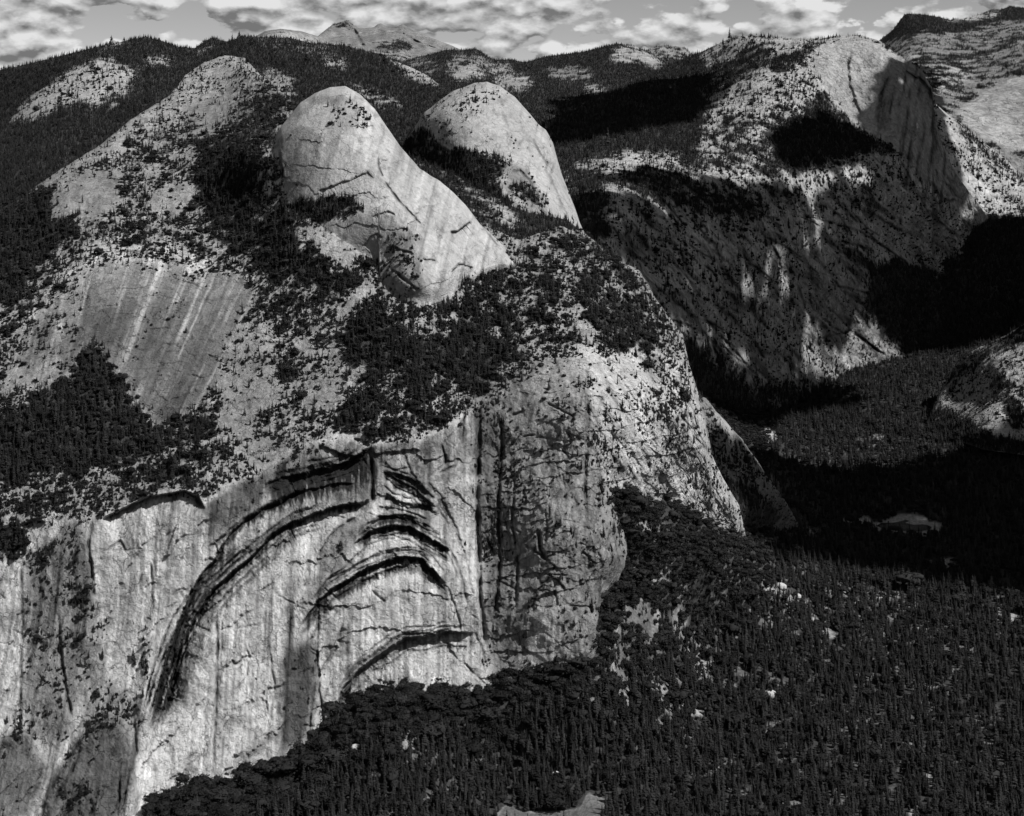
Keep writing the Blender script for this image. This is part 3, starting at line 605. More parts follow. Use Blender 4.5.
K = Layer('basket', 412, 586, .8,
  top=[(410,135),(418,122),(425,112),(440,100),(455,90),(475,83),(487,82),(500,86),(515,97),(530,114),(538,124),(546,130),(553,143),(557,158),(562,175),(568,190),(575,208),(580,223),(588,240)],
  bot=[(410,150),(450,178),(480,200),(515,232),(550,240),(588,246)],
  rows=190,
  ctrl=[(487,84,3950),(487,110,3820),(487,150,3700),(440,110,3850),(425,120,3880),(460,150,3720),(520,150,3720),(545,140,3800),(560,180,3720),(578,222,3650),(530,200,3560),(510,225,3480),(550,230,3540),(480,195,3600),(415,140,3900),(440,165,3780),(586,240,3640)],
  roll=(140, 11), jag=.8)
K.mask([(0,.03,.43,None)])
K.mask([(.05,.28,.42,[(415,130),(440,98),(470,85),(500,88),(490,110),(455,125),(440,150)]),
 (.88,.5,None,[(410,130),(428,128),(440,142),(452,150),(470,150),(500,156),(516,160),(514,176),(495,182),(515,205),(500,240),(410,200)]),
 (.05,.1,.25,[(500,168),(515,164),(530,172),(538,190),(548,215),(540,225),(525,205),(515,185)]),
 (.55,.6,.3,[(508,182),(530,186),(548,200),(545,208),(520,200),(505,192)]),
 (.02,.06,.32,[(508,204),(530,204),(560,222),(555,232),(530,230),(515,228)])], 2)
K.soften(3, 2)
K.rough(13, 150, 5, .5, where=sstep(0, 18, K.D)); K.terrace(K.V*.04+K.U*.015+1.2*fbm(K.U*.02, K.V*.02, 129.9, 5, .6), 3.5, sstep(0, 15, K.D), .12); K.rough(2.2, 25, 4, .6)
K.alb *= 1-.22*sstep(.1, .5, fbm((K.U*.5+K.V)*.07, K.U*.02, 3.4, 4, .6))
dome_tone(K, .16)
for pts, w, d, k in [([(533,138),(537,148),(545,160),(550,166)], 1.2, 6, .6), ([(510,172),(520,170),(530,180),(536,195)], 1.3, 6, .6), ([(548,152),(546,170),(553,185)], 1.1, 6, .5), ([(556,160),(550,175),(560,200),(570,220)], 1.1, 7, .5)]:
    K.crack(pts, w, d, k)
K.finish()
K.build({0: ('granite_dome', 'smaller pale granite dome behind and right of the largest dome', 'dome')}, M_dome)

# spur beyond the bright slope
SP = Layer('spur', 690, 806, 1.0, top=[(690,392),(706,398),(717,412),(744,442),(768,478),(785,500),(806,538)], bot=[(690,520),(806,545)], rows=120,
  ctrl=[(700,400,3150),(717,415,3150),(744,445,3190),(785,500,3260),(740,480,3080),(720,440,3090),(770,500,3200),(745,510,3060),(800,525,3500),(700,480,3060),(740,545,3120),(770,545,3330),(800,545,3560)], roll=(30, 8), jag=2.6)
SP.mask([(.22,.55,.24,None), (.02,.1,.42,[(712,408),(722,412),(744,440),(735,440),(720,425)]), (.9,.5,None,[(725,478),(745,480),(760,495),(780,510),(770,540),(735,540)])])
SP.soften(2, 2)
SP.rough(20, 80, 5, .6, True, where=sstep(0, 6, SP.D)); SP.rough(6, 20, 4, .6, where=sstep(0, 4, SP.D)); SP.terrace((SP.U*.75-SP.V*.66)*.07+1.2*fbm(SP.U*.03, SP.V*.03, 139.9, 5, .6), 9, 1.0, .35); SP.alb *= 1+.3*fbm(SP.U*.05, SP.V*.05, 3, 4); SP.finish()
SP.build({0: ('rock_spur', 'dim grey rock spur descending to the canyon behind the bright slope', 'spur')}, M_rock)

# ================================================================== B: forested ridge behind the domes
B = Layer('forest_ridge', -230, 600, 1.3,
  top=[(-150,85),(0,70),(40,61),(80,51),(108,44),(110,40),(114,40),(120,42),(132,39),(145,37),(160,40),(178,47),(195,48),(205,41),(213,37),(222,41),(232,41),(240,36),(256,37),(290,38),(310,43),(330,44),(345,46),(360,50),(380,55),(395,61),(410,67),(430,77),(437,83),(450,89),(470,97),(520,140),(560,200),(600,260)],
  bot=[(-150,300),(0,300),(60,230),(225,150),(290,220),(440,260),(500,275),(600,290)],
  rows=230,
  ctrl=[(150,38,6000),(0,70,5500),(-150,85,5400),(0,120,4800),(-150,150,4500),(95,63,5050),(100,85,4750),(100,112,4450),(60,95,4700),(40,115,4500),(160,110,4400),(60,160,3700),(20,190,3500),(-150,230,3450),(0,300,3000),(300,40,6000),(300,75,5000),(400,66,5500),(400,110,4500),(430,150,3950),(450,200,3480),(500,240,3240),(540,262,3170),(470,97,4700),(225,70,5300),(225,140,4500),(560,230,3500),(600,270,3400),(290,200,3700),(200,45,6300),(350,130,4200)],
  roll=(150, 6), back=[(30,-5),(120,-40),(300,-150),(600,-400)], jag=.8)
B.mask([(.97,.4,.36,None)])
B.mask([(.12,.42,.43,[(12,120),(25,104),(48,86),(65,75),(80,66),(95,60),(110,61),(122,65),(133,72),(128,82),(118,92),(105,96),(92,106),(80,98),(60,106),(38,118),(20,120)]),
 (.65,.5,.4,[(92,106),(118,92),(133,74),(136,84),(120,104),(100,112)]),
 (.35,.4,.4,[(142,63),(150,58),(172,57),(172,62),(155,66)]),
 (.3,.4,.4,[(192,53),(205,48),(208,52),(196,54)]),
 (.15,.2,.4,[(106,44),(112,38),(122,41),(118,45)]),
 (.25,.5,.40,[(256,71),(275,70),(290,78),(292,95),(280,105),(256,112)]),
 (.80,.5,.4,[(256,38),(330,46),(345,60),(330,62),(300,52),(256,46)]),
 (.25,.4,.42,[(392,62),(412,57),(434,75),(440,84),(420,83),(405,74)]),
 (.55,.5,.42,[(325,60),(350,62),(345,70),(328,70)]),
 (.6,.6,.40,[(345,82),(362,88),(400,98),(402,106),(380,106),(355,95)]),
 (.86,.6,.38,[(400,140),(430,142),(450,158),(470,180),(470,200),(440,185),(420,170)]),
 (.80,.6,.36,[(455,190),(480,185),(505,195),(530,230),(500,245),(480,225)]),
 (.1,.3,.38,[(478,222),(486,222),(512,250),(518,262),(508,258)]), (.1,.3,.4,[(492,205),(505,205),(516,226),(510,230)])], 2.5)
B.soften(4, 2)
B.rough(30, 300, 5, .5, where=sstep(0, 20, B.D)); B.rough(6, 50, 4, .6, where=sstep(0, 15, B.D))
B.alb *= 1+.3*fbm(B.U*.06, B.V*.06, 3, 5, .6); B.finish()
B.build({0: ('forested_ridge', 'dark conifer covered ridge along the skyline behind the domes', 'ridge')}, M_rock)

# ================================================================== C, D: far hills and peaks
C = Layer('hills', 396, 770, 1.5,
  top=[(396,62),(425,56),(431,54),(446,50),(462,50),(476,49),(482,52),(486,56),(496,60),(512,59),(520,62),(527,62),(544,57),(565,54),(587,51),(605,46),(617,44),(624,44),(637,47),(647,51),(662,60),(680,60),(697,55),(720,50),(770,50)],
  bot=[(396,180),(770,180)], rows=110,
  ctrl=[(624,45,9000),(476,50,9500),(512,60,9500),(396,60,9800),(560,78,8000),(640,65,8200),(600,100,6800),(470,80,7500),(540,100,6800),(700,56,8500),(600,150,5800),(500,115,6000),(770,50,8500),(700,110,6600),(400,110,6500),(400,180,5200),(770,180,5700),(600,180,5300)],
  roll=(250, 6), back=[(50,-8),(200,-60),(500,-300),(900,-600)], jag=1.0)
C.mask([(.97,.3,.36,None)])
C.mask([(.3,.3,.40,[(606,58),(622,46),(636,48),(650,55),(664,63),(657,67),(640,62),(622,62)]), (.05,.1,.42,[(640,52),(650,57),(662,64),(655,67),(642,60)]),
 (.45,.4,.26,[(543,72),(555,68),(580,68),(592,74),(588,80),(560,79)]), (.35,.4,.34,[(494,80),(505,75),(525,75),(534,84),(520,90),(497,90)]),
 (.6,.3,.30,[(440,70),(455,56),(475,54),(492,60),(500,64),(480,66),(450,74)]), (.25,.3,.36,[(448,76),(460,67),(475,65),(486,74),(470,78),(455,80)]), (.45,.3,.3,[(485,66),(510,64),(512,72),(490,74)]),
 (.1,.2,.45,[(583,87),(606,86),(604,91),(588,91)]), (.7,.3,.28,[(395,55),(425,57),(440,66),(432,78),(410,66)])], 1.5)
C.soften(2, 2)
C.rough(40, 400, 5, .5, where=sstep(0, 12, C.D)); C.finish(80)
C.build({0: ('hills', 'dark forested far hills with pale bald patches in the centre distance', 'hills')}, M_far)
D = Layer('peaks', 225, 545, 1.0,
  top=[(225,47),(240,42),(256,36),(265,31),(280,29),(300,31),(318,36),(325,30),(333,24),(345,21),(349,21),(352,24),(358,27),(366,28),(374,27),(378,24),(381,23),(386,26),(395,28),(400,25),(403,24),(407,27),(412,30),(420,33),(440,41),(455,47),(480,56),(545,72)],
  bot=[(225,110),(545,110)], rows=100,
  ctrl=[(345,22,14200),(280,30,12500),(256,37,12500),(403,25,14600),(440,42,14000),(340,45,12800),(365,50,12300),(400,50,12500),(280,50,11500),(480,57,13500),(545,72,13500),(400,90,10500),(250,100,10500),(540,100,10500),(335,35,13700),(360,38,13600),(420,45,13300)],
  roll=(200, 4), back=[(80,-20),(300,-150),(700,-500)], jag=.9)
D.mask([(.10,.08,.23,None), (.7,.1,.2,[(325,31),(333,24),(347,20),(356,27),(345,26),(334,30)]), (.85,.1,None,[(376,48),(385,42),(400,38),(414,46),(410,52),(390,52)]), (.35,.3,.36,[(256,38),(280,30),(318,37),(318,44),(256,44)]), (.6,.3,.3,[(256,42),(320,44),(360,48),(430,60),(545,74),(545,110),(225,110)])], 1.2)
D.soften(2, 2)
D.rough(260, 900, 6, .6, True, where=sstep(0, 10, D.D)); D.alb *= 1+.7*fbm(D.U*.08, D.V*.12, 3, 5, .65)
D.crack([(352,26),(356,34),(362,44),(366,48)], 1.4, 120, .3); D.crack([(395,28),(410,38),(425,48)], 1.5, 100, .25); D.finish(120)
D.build({0: ('mountain', 'pale rocky mountain with a sharp summit on the far skyline', 'mountain')}, M_far)
D2 = Layer('far_dome', 600, 725, 1.5, top=[(600,64),(640,54),(648,50),(655,47),(662,46),(675,46),(684,47),(688,50),(692,54),(725,64)], bot=[(600,100),(725,100)], rows=50,
  ctrl=[(665,47,12500),(600,64,12300),(725,64,12300),(660,60,11800),(600,100,10500),(725,100,10500)], roll=(200, 4), jag=.7)
D2.mask([(.55,.3,.3,None)]); D2.soften(2, 2)
D2.rough(60, 500, 4, .55); D2.finish(100)
D2.build({0: ('distant_dome', 'small grey rounded hilltop on the skyline right of the centre hill', 'hill')}, M_far)

# ================================================================== E: plateau and canyon wall with the big buttress at its end
E = Layer('canyon_wall', 545, 1000, 1.0,
  top=[(540,124),(600,97),(650,76),(690,57),(705,50),(715,45),(732,38),(745,36),(768,36),(785,38),(800,38),(820,39),(832,36),(845,35),(862,35),(880,41),(890,47),(905,59),(920,66),(926,78),(932,88),(934,108),(938,130),(945,152),(955,172),(970,193),(985,213),(1002,236)],
  bot=[(540,320),(640,430),(700,470),(760,440),(800,410),(900,385),(1002,380)],
  rows=420,
  ctrl=[(600,165,5000),(690,165,5250),(620,182,4700),(690,58,7000),(760,38,6600),(860,37,6500),(760,100,6000),(700,120,5900),(600,130,5650),(550,140,5500),
   (820,60,6330),(845,100,6220),(860,130,6130),(895,70,6330),(900,110,6200),(928,100,6380),(860,162,5900),(800,170,5600),(905,180,6000),(942,170,6260),(945,200,6170),(970,200,6300),(700,190,5000),(750,250,5000),(650,250,4450),(700,330,4550),(760,380,5000),(660,300,4180),(620,230,4080),(590,240,3950),
   (830,250,5620),(880,350,5880),(830,362,5600),(900,365,5960),(900,250,6080),(990,240,6380),(1000,330,6250),(700,420,4450),(800,300,5380),(850,300,5680),(870,280,5800),(1000,375,6000),(640,420,3800),(560,300,3700)],
  roll=(lambda u: 150*(1-sstep(890, 912, u)), 9), back=[(6,-1),(40,-20),(200,-150),(500,-500)], jag=1.0)
E.mask([(.80,.4,.38,None)])
E.mask([
 (.98,.4,None,[(540,80),(690,50),(712,60),(700,95),(715,125),(690,160),(540,175)]),
 (.25,.35,.42,[(708,50),(735,38),(765,36),(765,42),(740,52),(715,64),(700,62)]),
 (.85,.4,None,[(700,72),(740,52),(768,46),(775,58),(745,75),(712,90)]),
 (.30,.42,.43,[(700,135),(715,95),(750,72),(790,60),(812,60),(812,85),(830,110),(845,135),(810,120),(780,105),(760,125),(730,112),(712,135)]),
 (.2,.3,.43,[(768,38),(810,38),(815,45),(790,52),(768,50)]),
 (.9,.4,None,[(775,60),(800,45),(825,38),(832,42),(806,58),(790,75),(772,80)]),
 (.75,.5,.38,[(700,135),(760,125),(790,130),(830,150),(860,165),(800,175),(700,165)]),
 (.3,.4,.42,[(700,140),(725,138),(720,155),(702,158)]), (.35,.4,.42,[(745,128),(768,128),(765,142),(748,142)]),
 (.0,.02,.40,[(808,58),(820,44),(835,36),(862,34),(884,42),(895,52),(912,66),(928,74),(934,90),(938,128),(948,158),(975,200),(1002,236),(960,215),(930,185),(900,150),(870,135),(850,120),(822,90)]),
 (.9,.3,None,[(884,42),(897,50),(914,66),(910,70),(896,68),(886,56)]),
 (.18,.3,.40,[(820,40),(845,33),(880,40),(884,50),(850,44)]),
 (.95,.5,None,[(800,110),(830,100),(848,120),(862,145),(880,155),(860,165),(820,160),(770,160),(775,130)]),
 (.12,.36,.42,[(600,190),(612,178),(640,165),(690,172),(760,180),(830,165),(870,150),(905,160),(950,190),(1002,240),(930,270),(870,268),(905,365),(760,385),(690,335),(600,245)]),
 (.22,.5,.43,[(572,165),(600,160),(620,153),(650,154),(680,156),(682,163),(645,165),(625,168),(612,180),(598,172)]),
 (.3,.5,.43,[(698,168),(725,170),(750,166),(758,178),(745,186),(730,190),(700,180)]),
 (.75,.5,.3,[(612,178),(640,168),(690,170),(700,185),(760,190),(770,215),(700,215),(640,200)]),
 (.03,.12,.46,[(683,232),(700,230),(735,238),(760,245),(765,255),(740,252),(735,258),(705,257)]),
 (.25,.5,.42,[(835,170),(880,185),(890,200),(850,205),(830,200)]),
 (.04,.15,.36,[(795,280),(825,262),(852,258),(872,272),(870,300),(858,315),(872,328),(902,356),(880,366),(830,362),(822,345),(800,320)]),
 (.02,.05,.46,[(822,352),(835,348),(860,355),(885,362),(870,368),(830,362)]), (0,.05,.45,[(845,318),(860,322),(888,345),(903,357),(880,350),(860,335)]),
 (.04,.15,.40,[(604,222),(618,234),(660,293),(692,330),(752,372),(735,366),(695,338),(655,300),(618,252)]),
 (.0,.08,.46,[(683,298),(692,306),(712,332),(738,356),(757,372),(738,364),(712,345),(697,325)]),
 (.95,.5,None,[(690,350),(705,360),(735,380),(760,400),(760,460),(690,470),(640,430)]),
 (.97,.5,None,[(868,272),(890,258),(930,268),(1002,250),(1002,385),(905,380),(902,350),(880,330),(862,312)]),
 (.9,.5,None,[(575,180),(595,175),(612,195),(600,215),(622,225),(612,240),(560,240)]),
], 3)
cw = sstep(165, 200, E.V)
E.mask([(.95,.5,None,[(815,92),(838,112),(858,128),(880,150),(865,160),(825,150),(800,120)]),(.0,.02,.30,[(884,66),(905,62),(928,76),(936,100),(946,140),(958,176),(985,214),(960,214),(930,186),(900,150),(880,130),(878,100)])], 4)
E.soften(5, 2)
_cr = blur(inpoly(E.U, E.V, [(812,60),(824,46),(845,38),(872,40),(905,60),(928,76),(936,128),(955,176),(930,186),(900,150),(868,132),(848,118),(824,88)]).astype(f32), 2)
E.shr *= 1-_cr; E.cov *= 1-_cr
E.rough(36, 300, 5, .5, where=sstep(0, 20, E.D)); E.rough(34, 130, 6, .58, True, where=cw*sstep(0, 14, E.D))
E.terrace((E.U*.75-E.V*.66)*.045+1.3*fbm(E.U*.02, E.V*.02, 99.9, 5, .6), 22, cw, .3)
q = E.U*.72-E.V*.70
gu = fbm(q*.085+.6*fbm(E.U*.03, E.V*.03, 44., 3), (E.U+E.V)*.013, 3.1, 5, .62)
E.alb *= 1-cw*.78*sstep(-.12, .32, gu)  # dark joints and gullies, painted where relief shading hardly shows
E.cov = np.clip(E.cov+cw*.75*sstep(.10, .38, gu)*(E.V < 345), 0, 1)
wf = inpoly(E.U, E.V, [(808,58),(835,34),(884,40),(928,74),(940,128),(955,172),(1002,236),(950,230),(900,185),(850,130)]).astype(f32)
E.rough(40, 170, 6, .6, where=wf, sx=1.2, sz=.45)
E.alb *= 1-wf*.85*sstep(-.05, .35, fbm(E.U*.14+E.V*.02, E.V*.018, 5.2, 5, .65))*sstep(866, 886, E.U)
E.alb *= 1-wf*.25*sstep(.1, .5, fbm(E.U*.12, E.V*.03, 8.2, 4, .6))
E.step([(852,50),(850,70),(851,85),(857,102),(862,116)], 11, 9, .4, 4)
E.step([(905,70),(922,78),(930,88),(934,100)], 22, 9, .4, 6)
for pts, w, d, k in [([(800,215),(830,222),(860,232),(890,250)], 1.4, 26, .5), ([(835,240),(860,246),(880,255)], 1.2, 20, .5), ([(840,200),(850,215),(870,235),(880,248)], 1.2, 18, .4), ([(752,205),(760,230),(780,260),(800,280)], 1.5, 24, .5), ([(858,205),(890,225),(920,240)], 1.3, 20, .4), ([(818,340),(850,330),(870,345),(890,358)], 1.0, 10, .5), ([(690,300),(720,335),(760,380)], 1.3, 18, .5), ([(905,130),(900,160),(915,190)], 1.5, 22, .5), ([(875,120),(880,95),(890,75)], 1.2, 16, .4)]:
    E.crack(pts, w, d, k)
for i in range(120):
    u0 = rng.uniform(610, 880); v0 = rng.uniform(190, 340); L = rng.uniform(12, 45); an = -.85+rng.normal(0, .3)
    E.crack([(u0, v0), (u0+L*.5*math.cos(an), v0-L*.5*math.sin(an)+rng.normal(0,2)), (u0+L*math.cos(an), v0-L*math.sin(an))], rng.uniform(.8, 1.4), rng.uniform(8, 22), rng.uniform(.2, .5))
E.alb *= 1+.3*fbm(E.U*.05, E.V*.05, 14, 5, .6)
E.finish(60)
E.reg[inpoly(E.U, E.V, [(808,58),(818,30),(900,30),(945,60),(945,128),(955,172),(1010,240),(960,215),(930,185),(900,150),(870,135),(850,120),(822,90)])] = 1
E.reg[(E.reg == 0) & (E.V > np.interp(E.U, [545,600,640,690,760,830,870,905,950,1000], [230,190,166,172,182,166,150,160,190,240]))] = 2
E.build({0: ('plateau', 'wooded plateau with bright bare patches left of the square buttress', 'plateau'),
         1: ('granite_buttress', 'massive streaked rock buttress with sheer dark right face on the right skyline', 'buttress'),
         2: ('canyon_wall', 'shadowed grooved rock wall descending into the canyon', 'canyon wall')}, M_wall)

# ================================================================== right-hand distance
F2 = Layer('far_spur', 900, 1300, 1.3, top=[(900,80),(925,95),(938,106),(950,116),(958,121),(968,130),(980,140),(994,150),(1008,160),(1024,180),(1160,240)], bot=[(900,390),(1160,390)], rows=200,
  ctrl=[(925,95,6800),(940,110,6720),(980,141,6760),(1024,181,6720),(1160,245,6500),(950,180,6480),(985,200,6450),(1010,215,6380),(1024,215,6380),(960,150,6580),(1000,180,6600),(900,260,6220),(1000,330,6180),(1150,330,5900),(1000,270,6260),(900,380,6000),(1160,390,5700)], roll=(90, 7), jag=1)
F2.mask([(.45,.5,.36,None)])
F2.mask([(.05,.08,.46,[(936,108),(948,114),(958,126),(967,142),(964,152),(950,146),(940,135)]), (.04,.14,.46,[(942,146),(962,160),(985,182),(1005,198),(1018,212),(985,216),(965,195),(950,172)]), (.75,.5,None,[(950,116),(980,140),(1000,165),(985,160),(965,140)]),
  (.3,.4,.38,[(965,150),(990,160),(1024,190),(1024,205),(1000,190)]), (.96,.5,None,[(900,225),(960,205),(985,218),(1020,214),(1060,225),(1160,260),(1160,390),(900,390)])], 2.5)
F2.soften(2, 2)
F2.rough(24, 160, 5, .55, True, where=sstep(0, 10, F2.D)); F2.alb *= 1+.3*fbm(F2.U*.06, F2.V*.06, 3, 5, .6); F2.finish(60)
F2.build({0: ('mountainside', 'bright slabby slope falling right below the streaked buttress', 'slope')}, M_far)
G = Layer('far_mountain', 850, 1300, 1.2, top=[(850,70),(868,52),(880,40),(893,30),(899,22),(904,15),(908,14),(925,15),(938,17),(950,20),(970,17),(985,12),(992,10),(1000,10),(1010,6),(1014,7),(1024,8),(1160,12)], bot=[(850,200),(940,170),(1000,190),(1160,300)], rows=190,
  ctrl=[(905,15,13000),(880,42,12800),(850,70,12500),(985,13,13500),(1024,9,13500),(1160,12,13500),(920,40,11500),(960,45,11200),(1024,30,11500),(1024,70,9800),(960,80,9900),(900,70,10300),(1024,110,9000),(990,130,8700),(1024,150,8400),(940,110,9000),(1160,150,8400),(1160,300,7500),(850,200,8000),(1000,185,8000)],
  roll=(250, 5), jag=1)
G.mask([(.48,.4,.23,None)])
G.mask([(.97,.3,None,[(845,75),(904,8),(1170,0),(1170,18),(1024,20),(1000,22),(985,26),(960,34),(935,34),(925,30),(905,38),(880,42)]), (.3,.2,.4,[(940,20),(985,13),(1000,12),(998,17),(960,21)]), (.85,.3,None,[(900,50),(940,56),(985,48),(1024,32),(1024,40),(980,58),(930,64),(905,60)]),
  (.02,.06,.33,[(958,112),(980,95),(1010,78),(1060,60),(1060,160),(1020,150),(990,142),(965,125)]), (.8,.3,None,[(1000,72),(1024,66),(1024,75),(1008,76)]), (.15,.2,.42,[(990,130),(1024,125),(1040,150),(1005,150)]), (.6,.3,.36,[(925,68),(960,62),(975,75),(950,90),(930,95)]), (.08,.1,.42,[(905,54),(920,54),(924,58),(908,58)])], 2)
q = G.U*.5+G.V*.8
G.alb *= 1-.45*sstep(.05, .5, fbm(q*.09, G.U*.02, 3.1, 4, .6))*sstep(60, 90, G.V)
G.soften(2, 2)
G.alb *= 1+.5*fbm(q*.04, (G.U*.8-G.V*.5)*.02, 31., 5, .65)
G.rough(120, 600, 6, .6, True, where=sstep(0, 12, G.D)); G.rough(22, 150, 4, .55, where=sstep(0, 10, G.D)); G.finish(110)
G.build({0: ('far_mountain', 'far mountain with a dark flat topped crest at the upper right corner', 'mountain')}, M_far)
I = Layer('right_toe', 925, 1400, 1.2, top=[(925,432),(933,408),(942,388),(952,369),(965,355),(980,347),(1000,338),(1024,324),(1080,290),(1180,240),(1400,200)], bot=[(925,430),(985,450),(1024,455),(1180,500),(1400,540)], rows=150,
  ctrl=[(1024,328,4900),(1024,430,4420),(960,390,4900),(940,372,5050),(1180,300,4450),(1180,480,4000),(1400,240,4300),(1400,520,3750),(985,425,4480),(1000,370,4700),(925,425,4800),(1080,300,4750)], roll=(60, 10), jag=1.4)
I.mask([(.12,.35,.44,None)])
I.mask([(.55,.5,.36,[(920,380),(950,358),(1000,336),(1024,322),(1180,235),(1180,260),(1024,345),(985,360),(950,392)]), (.92,.5,None,[(984,386),(995,374),(1005,373),(1010,386),(998,390)]), (.8,.5,None,[(990,396),(1000,394),(1002,402),(992,402)]), (.9,.5,None,[(925,400),(960,415),(985,430),(1024,440),(1180,480),(1180,500),(925,500)]), (.6,.5,.4,[(1005,395),(1024,400),(1024,432),(1010,425)])], 3)
I.soften(2, 2)
I.rough(22, 90, 6, .55, True, where=sstep(0, 10, I.D)); I.alb *= 1-.5*sstep(.1, .5, fbm((I.U+I.V*1.2)*.07, (I.U-I.V)*.02, 3, 4, .6)); I.finish()
I.build({0: ('rock_toe', 'bright broken rock slope at right edge above the canyon forest', 'rocky slope')}, M_rock)

# ================================================================== valley floor with its talus fans
VL = Layer('valley', -220, 1480, 1.6,
  top=[(-150,700),(200,680),(330,640),(480,620),(575,560),(590,470),(600,476),(625,480),(640,500),(660,505),(700,400),(760,345),(850,325),(1024,318),(1150,318)],
  bot=[(-150,900),(1480,900)], rows=420,
  ctrl=[(150,816,2205),(600,816,2198),(1024,816,2198),(-130,830,2300),(0,830,2300),(90,816,2300),(-130,900,2150),(600,900,1955),(1150,900,1955),(200,790,2272),(300,755,2352),(345,712,2410),(400,692,2430),(500,692,2440),(600,640,2490),(625,580,2625),(596,488,2628),(612,540,2640),(640,505,2680),(660,515,2725),(735,540,2950),(800,560,3240),(1024,600,3194),(900,522,3804),(1024,520,3824),(800,500,3907),(760,440,4480),(1000,450,4485),(900,400,5226),(750,400,5107),(900,360,5961),(1000,340,6169),(850,365,5860),(1024,320,6800),(760,350,5900),(800,700,2647),(600,800,2251),(700,620,2803),(900,620,3061),(640,700,2490),(640,620,2580),(620,650,2530),(500,760,2370),(1024,700,2650),(1150,520,3824),(1150,700,2650),(1480,520,3824),(1480,816,2198),(1480,900,1955),(1480,400,5200),(300,650,2700),(100,700,2650),(-130,700,2650),(480,620,2750)],
  roll=(0, 1), back=[(60,-30),(200,-120)], jag=0)
VL.mask([(.975,.2,.30,None), (0,0,.3,[(-150,700),(60,760),(140,792),(146,830),(140,900),(-150,900)])])
VL.mask([(.90,.3,.34,[(560,680),(620,600),(600,500),(650,520),(740,550),(900,600),(1000,640),(1000,760),(800,816),(640,760)]),
 (.84,.4,.34,[(590,560),(640,540),(690,580),(720,640),(700,720),(640,730),(590,680),(600,620)]),
 (.84,.4,.36,[(760,575),(900,592),(960,620),(900,650),(780,640),(740,600)]),
 (.36,.5,.14,[(613,650),(625,608),(640,595),(655,612),(652,640),(642,668),(630,690),(615,680)]),
 (.35,.4,.3,[(626,525),(646,520),(655,532),(640,538),(630,540)]),
 (.9,.3,.36,[(330,780),(400,750),(460,760),(480,816),(340,816)]),
 (.90,.3,.36,[(360,735),(430,725),(530,730),(540,770),(440,770)]),
 (.90,.3,.30,[(780,440),(850,425),(930,440),(940,465),(830,470)]), (.5,.3,.36,[(873,434),(884,434),(890,440),(876,440)]), (.4,.3,.38,[(762,428),(772,428),(777,440),(766,442)]),
 (0,.02,.34,[(843,518),(852,518),(853,522),(845,522)]),
 (0,.02,.34,[(860,516),(868,515),(872,524),(890,520),(902,513),(916,512),(930,520),(941,525),(940,531),(920,534),(895,533),(872,528),(862,524)]),
 (.4,.2,.30,[(920,566),(945,556),(958,560),(948,568),(925,572)]),
 (.3,.2,.3,[(990,585),(1004,588),(1006,596),(995,596)]),
 (.1,.1,.34,[(998,604),(1002,604),(1001,632),(997,634)]), (.1,.1,.34,[(1012,604),(1016,604),(1015,625),(1011,625)]),
 (0,.02,.13,[(497,830),(499,812),(506,804),(514,806),(524,811),(545,813),(570,810),(582,805),(584,798),(596,795),(606,800),(604,812),(600,830)]),
 (0,0,.17,[(586,800),(597,796),(604,801),(598,806),(590,803)]),
 (.0,0,.36,[(912,806),(918,800),(919,808),(913,816),(908,830),(904,830)]), (.15,.2,.34,[(926,775),(932,770),(933,785),(928,792)]), (0,0,.24,[(820,625),(828,626),(839,637),(830,639)])], 2)
for b in (VL,):
    oakp = sstep(70, 160, b.P0[...,2])
    foot = np.interp(b.U, [140,200,300,345,400,500,600,625,700,760], [785,792,757,714,694,692,642,592,560,548])
    b.oak = np.clip(np.maximum(oakp*.55, .95*sstep(60, 18, b.V-foot))*(b.U < 770)+.24, 0, 1)
VL.soften(1, 1)
VL.rough(7, 120, 5, .55, where=sstep(50, 140, VL.P0[...,2]).astype(f32))
VL.rough(3, 14, 3, .6, True, where=inpoly(VL.U, VL.V, [(613,650),(625,608),(640,595),(655,612),(652,640),(642,668),(630,690),(615,680)]).astype(f32))
VL.alb *= 1+.7*fbm(VL.U*.5, VL.V*.5, 33, 2, .6)
VL.alb *= 1+.35*fbm(VL.U*.12, VL.V*.12, 3, 4, .6)
VL.finish(60, .04)
VL.build({0: ('valley_floor', 'flat valley floor and talus under dark forest', 'valley floor')}, M_ground)
# base ground sheet out to the horizon, under everything
R0 = 60000
me = mesh_np('ground', np.array([(-R0,-R0,-30),(R0,-R0,-30),(R0,R0,-30),(-R0,R0,-30)], f32), quads=[(0,1,2,3)], attrs={'albedo': np.full(4, .02)}, mats=[M_ground])
tag(link('ground', me), 'wide ground sheet under the mountains', 'ground', kind='structure')

